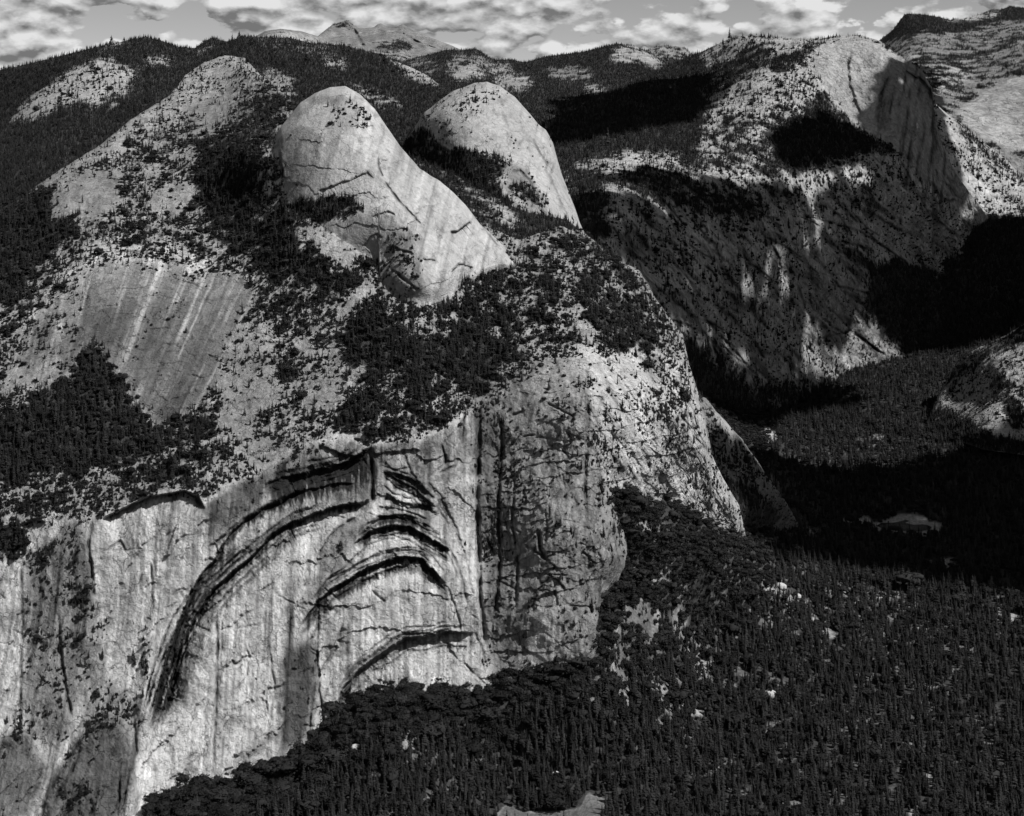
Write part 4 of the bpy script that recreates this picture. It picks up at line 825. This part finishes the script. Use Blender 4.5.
# ------------------------------------------------------------------ the lake
wm, nt, b = new_mat('lake_water'); b.inputs['Base Color'].default_value = (.02,.02,.02,1); b.inputs['Roughness'].default_value = .15; b.inputs['Specular IOR Level'].default_value = .4
_n = nt.nodes.new('ShaderNodeTexNoise'); _n.inputs['Scale'].default_value = .6; _bp = nt.nodes.new('ShaderNodeBump'); _bp.inputs['Strength'].default_value = .15
nt.links.new(_n.outputs['Fac'], _bp.inputs['Height']); nt.links.new(_bp.outputs[0], b.inputs['Normal'])
lk = np.array([(876,526),(882,523),(893,523),(903,521),(909,516),(914,519),(905,523),(914,525),(925,524),(932,527),(930,530),(918,532),(900,531),(886,530)], float)
ly = tps_eval(VL.fit, lk[:,0], lk[:,1]); lp = world(lk[:,0], lk[:,1], ly); lp[:,2] = lp[:,2].mean()+.6
me = bpy.data.meshes.new('lake'); me.from_pydata([tuple(p) for p in lp], [], [tuple(range(len(lp)))]); me.materials.append(wm); me.update()
tag(link('lake', me), 'small dark lake with pale sandbars in the shadowed canyon', 'lake', kind='structure')

# ------------------------------------------------------------------ plants
def tube(pts, rads, k=6):
    v, q = [], []
    for i, (p, r) in enumerate(zip(pts, rads)):
        for j in range(k):
            a = 2*math.pi*j/k; v.append((p[0]+r*math.cos(a), p[1]+r*math.sin(a), p[2]))
    for i in range(len(pts)-1):
        for j in range(k):
            q.append((i*k+j, i*k+(j+1) % k, (i+1)*k+(j+1) % k, (i+1)*k+j))
    return v, [(a, b, c) for a, b, c, d in q]+[(a, c, d) for a, b, c, d in q]

def conifer(seed, width=.13, base=.14, tiers=13, ragged=.35, top=1.0):
    r = random.Random(seed); v, t = [], []
    for i in range(tiers):
        f = i/(tiers-1); z = base+(top-.04-base)*f
        rad = width*(1-f)**.8*(.65+.35*math.sin(min(1, f*5+.35)*1.57))+.008
        k = 9 if f < .7 else 6
        o = r.random()*6.28
        for j in range(k):
            if r.random() < .12: continue
            a = o+6.283*j/k+r.uniform(-.25, .25); L = rad*r.uniform(1-ragged, 1+ragged*.6)
            dz = -L*r.uniform(.25, .6); wd = L*.42
            n = len(v); ca, sa = math.cos(a), math.sin(a)
            v += [(0, 0, z+.03), (ca*L*.6-sa*wd, sa*L*.6+ca*wd, z+dz*.55-.004), (ca*L, sa*L, z+dz), (ca*L*.6+sa*wd, sa*L*.6-ca*wd, z+dz*.55-.004), (ca*L*.5, sa*L*.5, z+dz*.3+.022)]
            t += [(n, n+1, n+4), (n+4, n+1, n+2), (n+4, n+2, n+3), (n, n+4, n+3)]
    n = len(v); v.append((0, 0, top))
    for j in range(5):
        a = 6.283*j/5; v.append((.012*math.cos(a), .012*math.sin(a), top-.09))
    t += [(n, n+1+j, n+1+(j+1) % 5) for j in range(5)]
    tv, tt = tube([(0,0,-.04), (0,0,.3), (0,0,.92)], [.014, .010, .002])
    return (np.array(v), np.array(t)), (np.array(tv), np.array(tt))

def broadleaf(seed, lumps=7, shrub=False):
    r = random.Random(seed); v, t = [], []
    import bmesh
    bm = bmesh.new(); bmesh.ops.create_icosphere(bm, subdivisions=2, radius=1)
    iv = np.array([p.co[:] for p in bm.verts]); it = np.array([[q.index for q in f.verts] for f in bm.faces]); bm.free()
    V, T, n = [], [], 0
    for i in range(lumps):
        a = r.random()*6.28; d = r.uniform(.05, .32) if i else 0
        c = np.array([math.cos(a)*d, math.sin(a)*d, (.25 if shrub else .58)+r.uniform(-.12, .2)*(1-d*1.5)])
        s = r.uniform(.12, .27)
        nn = np.array([r.uniform(.55, 1.35) for _ in iv])[:, None]
        V.append(iv*s*nn*np.array([1, 1, .85])+c); T.append(it+n); n += len(iv)
    for i in range(240):   # leaf sprays that break the outline
        a = r.random()*6.28; b = math.acos(r.uniform(-.5, 1)); R = r.uniform(.3, .52)
        c = np.array([math.cos(a)*math.sin(b)*R, math.sin(a)*math.sin(b)*R, (.25 if shrub else .6)+math.cos(b)*R*.8])
        p = c+np.array([[r.uniform(-.08, .08) for _ in range(3)] for _ in range(3)])
        V.append(p); T.append(np.array([[n, n+1, n+2]])); n += 3
    V = np.concatenate(V); T = np.concatenate(T)
    V[:, 2] = np.maximum(V[:, 2], -.02 if shrub else .12)
    tv, tt = tube([(0,0,-.05), (.01,0,.2), (.0,.01,.5)], [.035, .026, .015])
    return (V, T), (np.array(tv), np.array(tt))

def combine(a, b, ma, mb, name):
    V = np.concatenate([a[0], b[0]]); T = np.concatenate([a[1], b[1]+len(a[0])])
    return mesh_np(name, V, tris=T, mats=[ma, mb], mat_idx=np.concatenate([np.zeros(len(a[1])), np.ones(len(b[1]))]))

CON = [conifer(1, .125), conifer(2, .10, .1, 14, .3), conifer(3, .15, .2, 11, .45), conifer(4, .115, .08, 15, .4), conifer(5, .17, .25, 10, .5), conifer(6, .09, .15, 13, .45)]
OAK = [broadleaf(11), broadleaf(12, 8), broadleaf(13, 6), broadleaf(14, 9)]
SHR = [broadleaf(21, 6, True), broadleaf(22, 7, True), broadleaf(23, 5, True)]

def library(name, plants, mat):
    c = bpy.data.collections.new(name)
    for p in plants:
        c.objects.link(bpy.data.objects.new(name, combine(p[0], p[1], mat, M_bark, name)))
    return c
LIB = {'con': library('conifer_kinds', CON, M_con), 'oak': library('oak_kinds', OAK, M_oak), 'shr': library('shrub_kinds', SHR, M_shr)}

def scatter_group(lib):
    g = bpy.data.node_groups.new('plants_on_ground', 'GeometryNodeTree')
    g.interface.new_socket('Geometry', in_out='INPUT', socket_type='NodeSocketGeometry')
    g.interface.new_socket('Geometry', in_out='OUTPUT', socket_type='NodeSocketGeometry')
    N, L = g.nodes, g.links
    gi = N.new('NodeGroupInput'); go = N.new('NodeGroupOutput')
    ip = N.new('GeometryNodeInstanceOnPoints'); ci = N.new('GeometryNodeCollectionInfo')
    ci.inputs['Collection'].default_value = lib; ci.inputs['Separate Children'].default_value = True; ci.inputs['Reset Children'].default_value = True
    ip.inputs['Pick Instance'].default_value = True
    def attr(n, ty):
        a = N.new('GeometryNodeInputNamedAttribute'); a.data_type = ty; a.inputs['Name'].default_value = n; return a.outputs['Attribute']
    L.new(gi.outputs[0], ip.inputs['Points']); L.new(ci.outputs[0], ip.inputs['Instance'])
    L.new(attr('which', 'INT'), ip.inputs['Instance Index']); L.new(attr('size', 'FLOAT_VECTOR'), ip.inputs['Scale'])
    L.new(attr('turn', 'FLOAT_VECTOR'), ip.inputs['Rotation']); L.new(ip.outputs[0], go.inputs[0])
    return g

def stuff(name, lib, P, size, which, turn, label, cat):
    me = bpy.data.meshes.new(name); n = len(P)
    me.vertices.add(n); me.vertices.foreach_set('co', P.astype(f32).ravel())
    a = me.attributes.new('size', 'FLOAT_VECTOR', 'POINT'); a.data.foreach_set('vector', size.astype(f32).ravel())
    a = me.attributes.new('turn', 'FLOAT_VECTOR', 'POINT'); a.data.foreach_set('vector', turn.astype(f32).ravel())
    a = me.attributes.new('which', 'INT', 'POINT'); a.data.foreach_set('value', which.astype(np.int32))
    o = link(name, me); md = o.modifiers.new('plants', 'NODES'); md.node_group = scatter_group(LIB[lib])
    return tag(o, label, cat, kind='stuff')

def sample(Lr, field, wfun, hfun, k):
    """Poisson scatter on a landform; the rate gives roughly field*k cover"""
    U, V, Y = Lr.U, Lr.V, Lr.Y
    c = field[:-1, :-1]; y = Y[:-1, :-1]
    area = np.abs((U[1:, :-1]-U[:-1, :-1])*(V[:-1, 1:]-V[:-1, :-1]))
    pw = wfun(y)*F/y; ph = hfun(y)*F/y
    lam = c*k*area/(pw*ph)
    vis = (U[:-1, :-1] > -150) & (U[:-1, :-1] < 1230) & (V[:-1, :-1] < 850)
    n = rng.poisson(lam*vis)
    ii, jj = np.nonzero(n); m = n[ii, jj]; ii = np.repeat(ii, m); jj = np.repeat(jj, m)
    a = rng.random(len(ii))[:, None]; b_ = rng.random(len(ii))[:, None]
    P = Lr.P
    p = P[ii, jj]*(1-a)*(1-b_)+P[ii+1, jj]*a*(1-b_)+P[ii, jj+1]*(1-a)*b_+P[ii+1, jj+1]*a*b_
    return p, ii, jj

con_P, con_h, oak_P, oak_h, shr_P, shr_h = [], [], [], [], [], []
front = set((A, ND, K, SP, I))
for Lr in LAYERS:
    near = Lr is VL
    hc = 21.5 if near else (15.0 if Lr in front else {'forest_ridge': 11., 'hills': 12., 'canyon_wall': 14., 'peaks': 12., 'far_mountain': 14.}.get(Lr.key, 16.))
    p, ii, jj = sample(Lr, sstep(.3, .75, Lr.cv), lambda y: hc*.22, lambda y: hc, 3.1 if near else 2.6)
    isoak = rng.random(len(p)) < (Lr.oak[ii, jj] if near else (.35 if Lr is A else .0))
    sparse = np.clip(Lr.cv[ii, jj]*1.1, .55, 1)
    h = hc*np.exp(np.clip(rng.normal(-.05, .38, len(p)), -1.0, .5))*sparse
    con_P.append(p[~isoak]); con_h.append(h[~isoak])
    ko = 1.0
    oak_P.append(p[isoak]); oak_h.append((hc*.46*np.exp(rng.normal(0, .33, len(p))))[isoak])
    hs = 4.0 if Lr in front else 6.5
    if Lr in (C, D, D2, G): continue
    p, ii, jj = sample(Lr, Lr.sv*(1-.8*Lr.cv), lambda y: hs, lambda y: hs*.8, 1.35)
    h = hs*np.exp(rng.normal(0, .42, len(p)))
    # some of the scatter on open rock are small single trees
    tr = rng.random(len(p)) < .5
    con_P.append(p[tr]); con_h.append((h*2.1)[tr]); shr_P.append(p[~tr]); shr_h.append(h[~tr])
# extra oaks where the woodland meets the foot of the cliff
con_P = np.concatenate(con_P); con_h = np.concatenate(con_h); oak_P = np.concatenate(oak_P); oak_h = np.concatenate(oak_h); shr_P = np.concatenate(shr_P); shr_h = np.concatenate(shr_h)
print('PLANTS', len(con_P), len(oak_P), len(shr_P))

def px(P):
    return 512+F*P[:,0]/P[:,1], V0-F*(P[:,2]-CAMZ)/P[:,1]
def biggest(P, h, n, vmin, vmax):
    u, v = px(P); hp = h*F/P[:,1]
    ok = (u > 6) & (u < 1018) & (v < 838) & (v-hp > 300) & (v > vmin) & (v-hp*.6 < 814)
    sc = np.where(ok, hp, -1); idx = np.argsort(-sc)[:n]
    return idx[sc[idx] > 0]
ci = biggest(con_P, con_h, 290, 600, 830); keep = np.ones(len(con_P), bool); keep[ci] = False
oi = biggest(oak_P, oak_h, 280, 480, 830); keepo = np.ones(len(oak_P), bool); keepo[oi] = False

def zones(u, v, kind):
    if kind == 'con':
        if u > 840: return 'tall conifer in the bottom right corner of the valley forest', 'tall conifers in the bottom right corner'
        if u > 620: return 'tall conifer in the valley forest right of the pale meadow clearing', 'tall conifers right of the meadow'
        if u > 490: return 'tall conifer standing around the pale meadow clearing', 'tall conifers around the meadow'
        if u > 300: return 'tall conifer in the dark forest left of the pale meadow clearing', 'tall conifers left of the meadow'
        return 'tall conifer at the foot of the arched cliff in the forest corner', 'tall conifers in the forest corner under the cliff'
    if u > 585 and v < 690: return 'round topped dark tree on the talus right of the grey pillar', 'round trees on the talus'
    if u > 585: return 'round topped tree on the valley floor among conifers', 'round trees on the valley floor'
    if u > 330: return 'round topped dark tree under the arches at the cliff foot', 'round trees under the arches'
    return 'round topped dark tree in the woodland corner below the tallest wall', 'round trees in the woodland corner'

def individual(kind, P, hh, plants, mat, name, cat):
    parts = [(mesh_np(name+'_crown', c[0], tris=c[1], mats=[mat]), mesh_np(name+'_trunk', t[0], tris=t[1], mats=[M_bark])) for c, t in plants]
    u, v = px(P); protos = {}
    for i in range(len(P)):
        k = int(rng.integers(len(plants)))
        if k not in protos:
            root = bpy.data.objects.new(name, None); COL.objects.link(root)
            kids = [link('crown', parts[k][0], root), link('trunk', parts[k][1], root)]
            protos[k] = (root, kids)
        else:
            r0, k0 = protos[k]
            root = r0.copy(); COL.objects.link(root)
            for ch in k0:
                c = ch.copy(); c.parent = root; COL.objects.link(c)
        h = float(hh[i]); w = h*float(rng.uniform(.95, 1.5))*(1.15 if kind == 'oak' else 1)
        root.location = (float(P[i,0]), float(P[i,1]), float(P[i,2])-.3)
        root.rotation_euler = (0, 0, float(rng.uniform(0, 6.28))); root.scale = (w, w, h)
        lab, grp = zones(u[i], v[i], kind)
        tag(root, lab, cat, grp)
individual('con', con_P[ci], con_h[ci], CON, M_con, 'conifer_tree', 'conifer')
individual('oak', oak_P[oi], oak_h[oi], OAK, M_oak, 'oak_tree', 'tree')

def rest(name, lib, P, h, wr, nv, label, cat):
    n = len(P); w = h*rng.uniform(.65, 1.4, n)*wr
    P = P.copy(); P[:,2] -= .3
    turn = np.stack([rng.normal(0, .03, n), rng.normal(0, .03, n), rng.uniform(0, 6.28, n)], -1)
    stuff(name, lib, P, np.stack([w, w, h], -1), rng.integers(0, nv, n), turn, label, cat)
rest('conifer_forest', 'con', con_P[keep], con_h[keep], 1.3, len(CON), 'dark conifer forest covering the valley, gullies and ridges', 'forest')
rest('oak_woodland', 'oak', oak_P[keepo], oak_h[keepo], 1.2, len(OAK), 'dark round crowned woodland on talus and ledges', 'woodland')
rest('shrubs', 'shr', shr_P, shr_h, .95, len(SHR), 'dark shrubs dotted over the open granite', 'shrubs')

# ------------------------------------------------------------------ boulders
import bmesh
bmat, nt, b = new_mat('pale_boulder')
_n = nt.nodes.new('ShaderNodeTexNoise'); _n.inputs['Scale'].default_value = .5; _n.inputs['Detail'].default_value = 5
_r = nt.nodes.new('ShaderNodeMapRange'); _r.inputs[3].default_value = .28; _r.inputs[4].default_value = .6
nt.links.new(_n.outputs['Fac'], _r.inputs[0]); nt.links.new(_r.outputs[0], b.inputs['Base Color'])
for u, v, s, lab in [(781,588,9,'bright white boulder in the forest, upper left of a close pair'), (797,598,8,'bright white boulder in the forest, lower right of a close pair'), (357,750,8,'pale boulder alone in dark trees below the arches'),
     (770,697,11,'long pale boulder in the middle of the right hand forest'), (556,776,6,'small pale boulder in the dark trees above the meadow'), (632,806,6,'small pale boulder right of the meadow at bottom edge')]:
    y = float(tps_eval(VL.fit, np.array([u]), np.array([v]))[0]); p = world(np.array(u), np.array(v), np.array(y))
    bm = bmesh.new(); bmesh.ops.create_icosphere(bm, subdivisions=3, radius=1)
    vs = np.array([q.co[:] for q in bm.verts]); d = 1+.35*fbm(vs[:,0]*1.1+u, vs[:,1]*1.1, vs[:,2]*1.1+v, 4, .55)
    for q, k in zip(bm.verts, d): q.co = (q.co.x*k*s*1.2, q.co.y*k*s, q.co.z*k*s*.8)
    me = bpy.data.meshes.new('boulder'); bm.to_mesh(me); bm.free(); me.materials.append(bmat)
    o = link('boulder', me); o.location = (p[0], p[1], p[2]+s*.35); tag(o, lab, 'boulder')
    # keep trees off it is left to the scatter

# ------------------------------------------------------------------ sun, sky, clouds
SUN_AZ, SUN_EL = math.radians(118), math.radians(50)   # azimuth clockwise from the viewing direction
sd = np.array([math.sin(SUN_AZ)*math.cos(SUN_EL), math.cos(SUN_AZ)*math.cos(SUN_EL), math.sin(SUN_EL)])
sun = bpy.data.lights.new('sun', 'SUN'); sun.energy = 4.6; sun.angle = math.radians(.7); sun.color = (1, .99, .98)
so = bpy.data.objects.new('sun', sun); COL.objects.link(so)
from mathutils import Vector
so.rotation_euler = Vector(sd).to_track_quat('Z', 'Y').to_euler(); so.location = (0, 0, 5000)

cm, nt, b = new_mat('cloud_vapour'); b.inputs['Base Color'].default_value = (.85,.85,.85,1)
CLOUD_Z = 2600.0
SHADE = [
 ('cumulus cloud added out of view to shade the lake in the canyon', [(705,455),(720,462),(770,455),(800,468),(850,475),(900,468),(960,456),(1060,448),(1060,590),(1000,592),(900,570),(820,555),(770,545),(745,525),(770,500),(740,475)]),  # unseen cloud added overhead to throw the shade on this part of the valley
 ('cumulus cloud shading the black forest slope under the buttress', [(868,268),(900,252),(960,236),(1000,222),(1070,222),(1070,300),(1024,322),(985,338),(950,350),(905,342),(890,320),(872,300)]),
 ('broken ragged cumulus cloud added out of view to dapple the grooved canyon wall', [(585,205),(612,178),(660,172),(700,185),(770,190),(850,195),(900,195),(965,225),(900,268),(862,310),(845,330),(812,330),(800,350),(780,370),(755,352),(735,335),(700,318),(665,300),(640,262),(600,240)]),  # unseen cloud added overhead, holed so its shade falls dappled on the wall
 ('cumulus cloud shading the wooded plateau', [(560,100),(620,92),(660,80),(705,78),(718,95),(700,110),(680,122),(640,128),(600,136),(560,142)]),
 ('small cumulus cloud shading the right side of the buttress', [(872,120),(890,80),(905,64),(930,66),(940,100),(946,130),(955,165),(965,200),(935,205),(890,185),(868,160),(790,165),(775,140),(820,120),(850,130),(870,135)]),
 ('narrow cumulus cloud shading the canyon mouth', [(690,345),(715,365),(740,378),(780,382),(840,390),(850,405),(790,415),(750,425),(720,410),(700,385)])]
for lab, poly in SHADE:
    P = np.array(poly, float); pts = []
    n = 2600
    uu = rng.uniform(P[:,0].min(), P[:,0].max(), n*4); vv = rng.uniform(P[:,1].min(), P[:,1].max(), n*4)
    m = inpoly(uu.astype(f32), vv.astype(f32), poly); uu = uu[m]; vv = vv[m]
    yy = front_y(uu, vv); k = yy < 1e8; wp = world(uu[k], vv[k], yy[k])
    t = (CLOUD_Z-wp[:,2])/sd[2]; cp = wp+sd[None]*t[:, None]
    if lab.startswith('broken'): cp = cp[fbm(cp[:,0]/330, cp[:,1]/330, cp[:,0]*0+.5, 3, .6) > -.17]
    else: cp = cp[fbm(cp[:,0]/200, cp[:,1]/200, cp[:,0]*0+3.5, 4, .65) > -.24]
    # thin to ~55 m spacing
    cell = np.round(cp[:, :2]/60).astype(int); _, first = np.unique(cell, axis=0, return_index=True); cp = cp[first]
    bm = bmesh.new(); bmesh.ops.create_icosphere(bm, subdivisions=2, radius=1)
    iv = np.array([q.co[:] for q in bm.verts]); it = np.array([[q.index for q in f.verts] for f in bm.faces]); bm.free()
    Vs, Ts = [], []
    for i, c in enumerate(cp):
        r = rng.uniform(38, 70); nz = 1+.18*rng.normal(size=(len(iv), 1))
        Vs.append(iv*nz*np.array([r, r, r*.8])+c+np.array([0, 0, rng.uniform(-10, 40)])); Ts.append(it+i*len(iv))
    me = mesh_np('cloud', np.concatenate(Vs), tris=np.concatenate(Ts), mats=[cm])
    tag(link('cloud', me), lab, 'cloud', 'clouds high above the canyon', 'stuff')

w = bpy.data.worlds.new('World'); S.world = w; w.use_nodes = True
w.cycles.sampling_method = 'MANUAL'; w.cycles.sample_map_resolution = 256
nt = w.node_tree; N, L = nt.nodes, nt.links
bg = N['Background']
sky = N.new('ShaderNodeTexSky'); sky.sky_type = 'NISHITA'; sky.sun_disc = False; sky.sun_elevation = SUN_EL; sky.sun_rotation = SUN_AZ; sky.altitude = 2200
sky.air_density = 1.0; sky.dust_density = .6
sep = N.new('ShaderNodeSeparateColor'); L.new(sky.outputs[0], sep.inputs[0])     # red-filtered black-and-white film
def math_(op, a, b=None, c=None, clamp=False):
    n = N.new('ShaderNodeMath'); n.operation = op; n.use_clamp = clamp
    for i, x in enumerate((a, b, c)):
        if x is None: continue
        if isinstance(x, (int, float)): n.inputs[i].default_value = x
        else: L.new(x, n.inputs[i])
    return n.outputs[0]
tc = N.new('ShaderNodeTexCoord'); sx = N.new('ShaderNodeSeparateXYZ'); L.new(tc.outputs['Generated'], sx.inputs[0])
el = sx.outputs[2]
def noise_at(sxy, sz, oz, det=7, rough=.55, ox=0.0):
    cb = N.new('ShaderNodeCombineXYZ')
    L.new(math_('MULTIPLY_ADD', sx.outputs[0], sxy, ox), cb.inputs[0]); L.new(math_('MULTIPLY', sx.outputs[1], sxy), cb.inputs[1]); L.new(math_('MULTIPLY_ADD', el, sz, oz), cb.inputs[2])
    n = N.new('ShaderNodeTexNoise'); n.inputs['Scale'].default_value = 1; n.inputs['Detail'].default_value = det; n.inputs['Roughness'].default_value = rough
    L.new(cb.outputs[0], n.inputs['Vector']); return n.outputs['Fac']
n0 = noise_at(26, 50, 0); n1 = noise_at(26, 50, .34, ox=.16); big = noise_at(6, 18, 3, 2)
dens = math_('ADD', n0, math_('MULTIPLY', math_('SUBTRACT', big, .5), .55))
# cover thins towards the right of the view
dens = math_('ADD', dens, math_('MULTIPLY', sx.outputs[0], -.22))
def puff(oz):
    cb = N.new('ShaderNodeCombineXYZ')
    L.new(math_('MULTIPLY_ADD', n0, 1.1, math_('MULTIPLY', sx.outputs[0], 33)), cb.inputs[0]); L.new(math_('MULTIPLY', sx.outputs[1], 33), cb.inputs[1]); L.new(math_('ADD', math_('MULTIPLY_ADD', el, 70, oz), math_('MULTIPLY', n0, .9)), cb.inputs[2])
    v = N.new('ShaderNodeTexVoronoi'); v.feature = 'F1'; v.inputs['Scale'].default_value = 1; v.inputs['Detail'].default_value = 1.0
    L.new(cb.outputs[0], v.inputs['Vector']); return v.outputs['Distance']
p0, p1 = puff(0), puff(.30)
dens = math_('ADD', dens, math_('MULTIPLY_ADD', p0, -.30, .14))
mr = N.new('ShaderNodeMapRange'); mr.interpolation_type = 'SMOOTHSTEP'; mr.inputs[1].default_value = .295; mr.inputs[2].default_value = .362; L.new(dens, mr.inputs[0])
fade = N.new('ShaderNodeMapRange'); fade.inputs[1].default_value = .14; fade.inputs[2].default_value = .3; fade.inputs[3].default_value = 1; fade.inputs[4].default_value = .15; L.new(el, fade.inputs[0])
cover = math_('MULTIPLY', mr.outputs[0], fade.outputs[0])
lit = math_('MULTIPLY_ADD', math_('ADD', math_('MULTIPLY', math_('SUBTRACT', n0, n1), 3.4), math_('MULTIPLY', math_('SUBTRACT', p1, p0), 1.1)), 1.0, .50, True)
cl = math_('MULTIPLY_ADD', lit, 6.2, 1.9)
mx = N.new('ShaderNodeMix'); mx.data_type = 'FLOAT'; L.new(cover, mx.inputs[0]); L.new(math_('MULTIPLY', sep.outputs[0], 1.0), mx.inputs[2]); L.new(cl, mx.inputs[3])
up = N.new('ShaderNodeMapRange'); up.inputs[1].default_value = -.01; up.inputs[2].default_value = .012; L.new(el, up.inputs[0])
mx2 = N.new('ShaderNodeMix'); mx2.data_type = 'FLOAT'; L.new(up.outputs[0], mx2.inputs[0]); L.new(sep.outputs[0], mx2.inputs[2]); L.new(mx.outputs[0], mx2.inputs[3])
L.new(mx2.outputs[0], bg.inputs['Color']); bg.inputs['Strength'].default_value = .08

# ------------------------------------------------------------------ camera and film
cam = bpy.data.cameras.new('camera'); co = bpy.data.objects.new('camera', cam); COL.objects.link(co)
co.location = (0, 0, CAMZ); co.rotation_euler = (math.pi/2, 0, 0)
cam.sensor_width = 36; cam.lens = 36*F/W; cam.shift_y = -(H/2-V0)/W; cam.clip_start = 1; cam.clip_end = 120000
S.camera = co
S.render.engine = 'CYCLES'; S.cycles.max_bounces = 4; S.cycles.diffuse_bounces = 2
S.view_settings.view_transform = 'Standard'; S.view_settings.look = 'None'; S.view_settings.exposure = .25; S.view_settings.gamma = 1
S.render.resolution_x = W; S.render.resolution_y = H
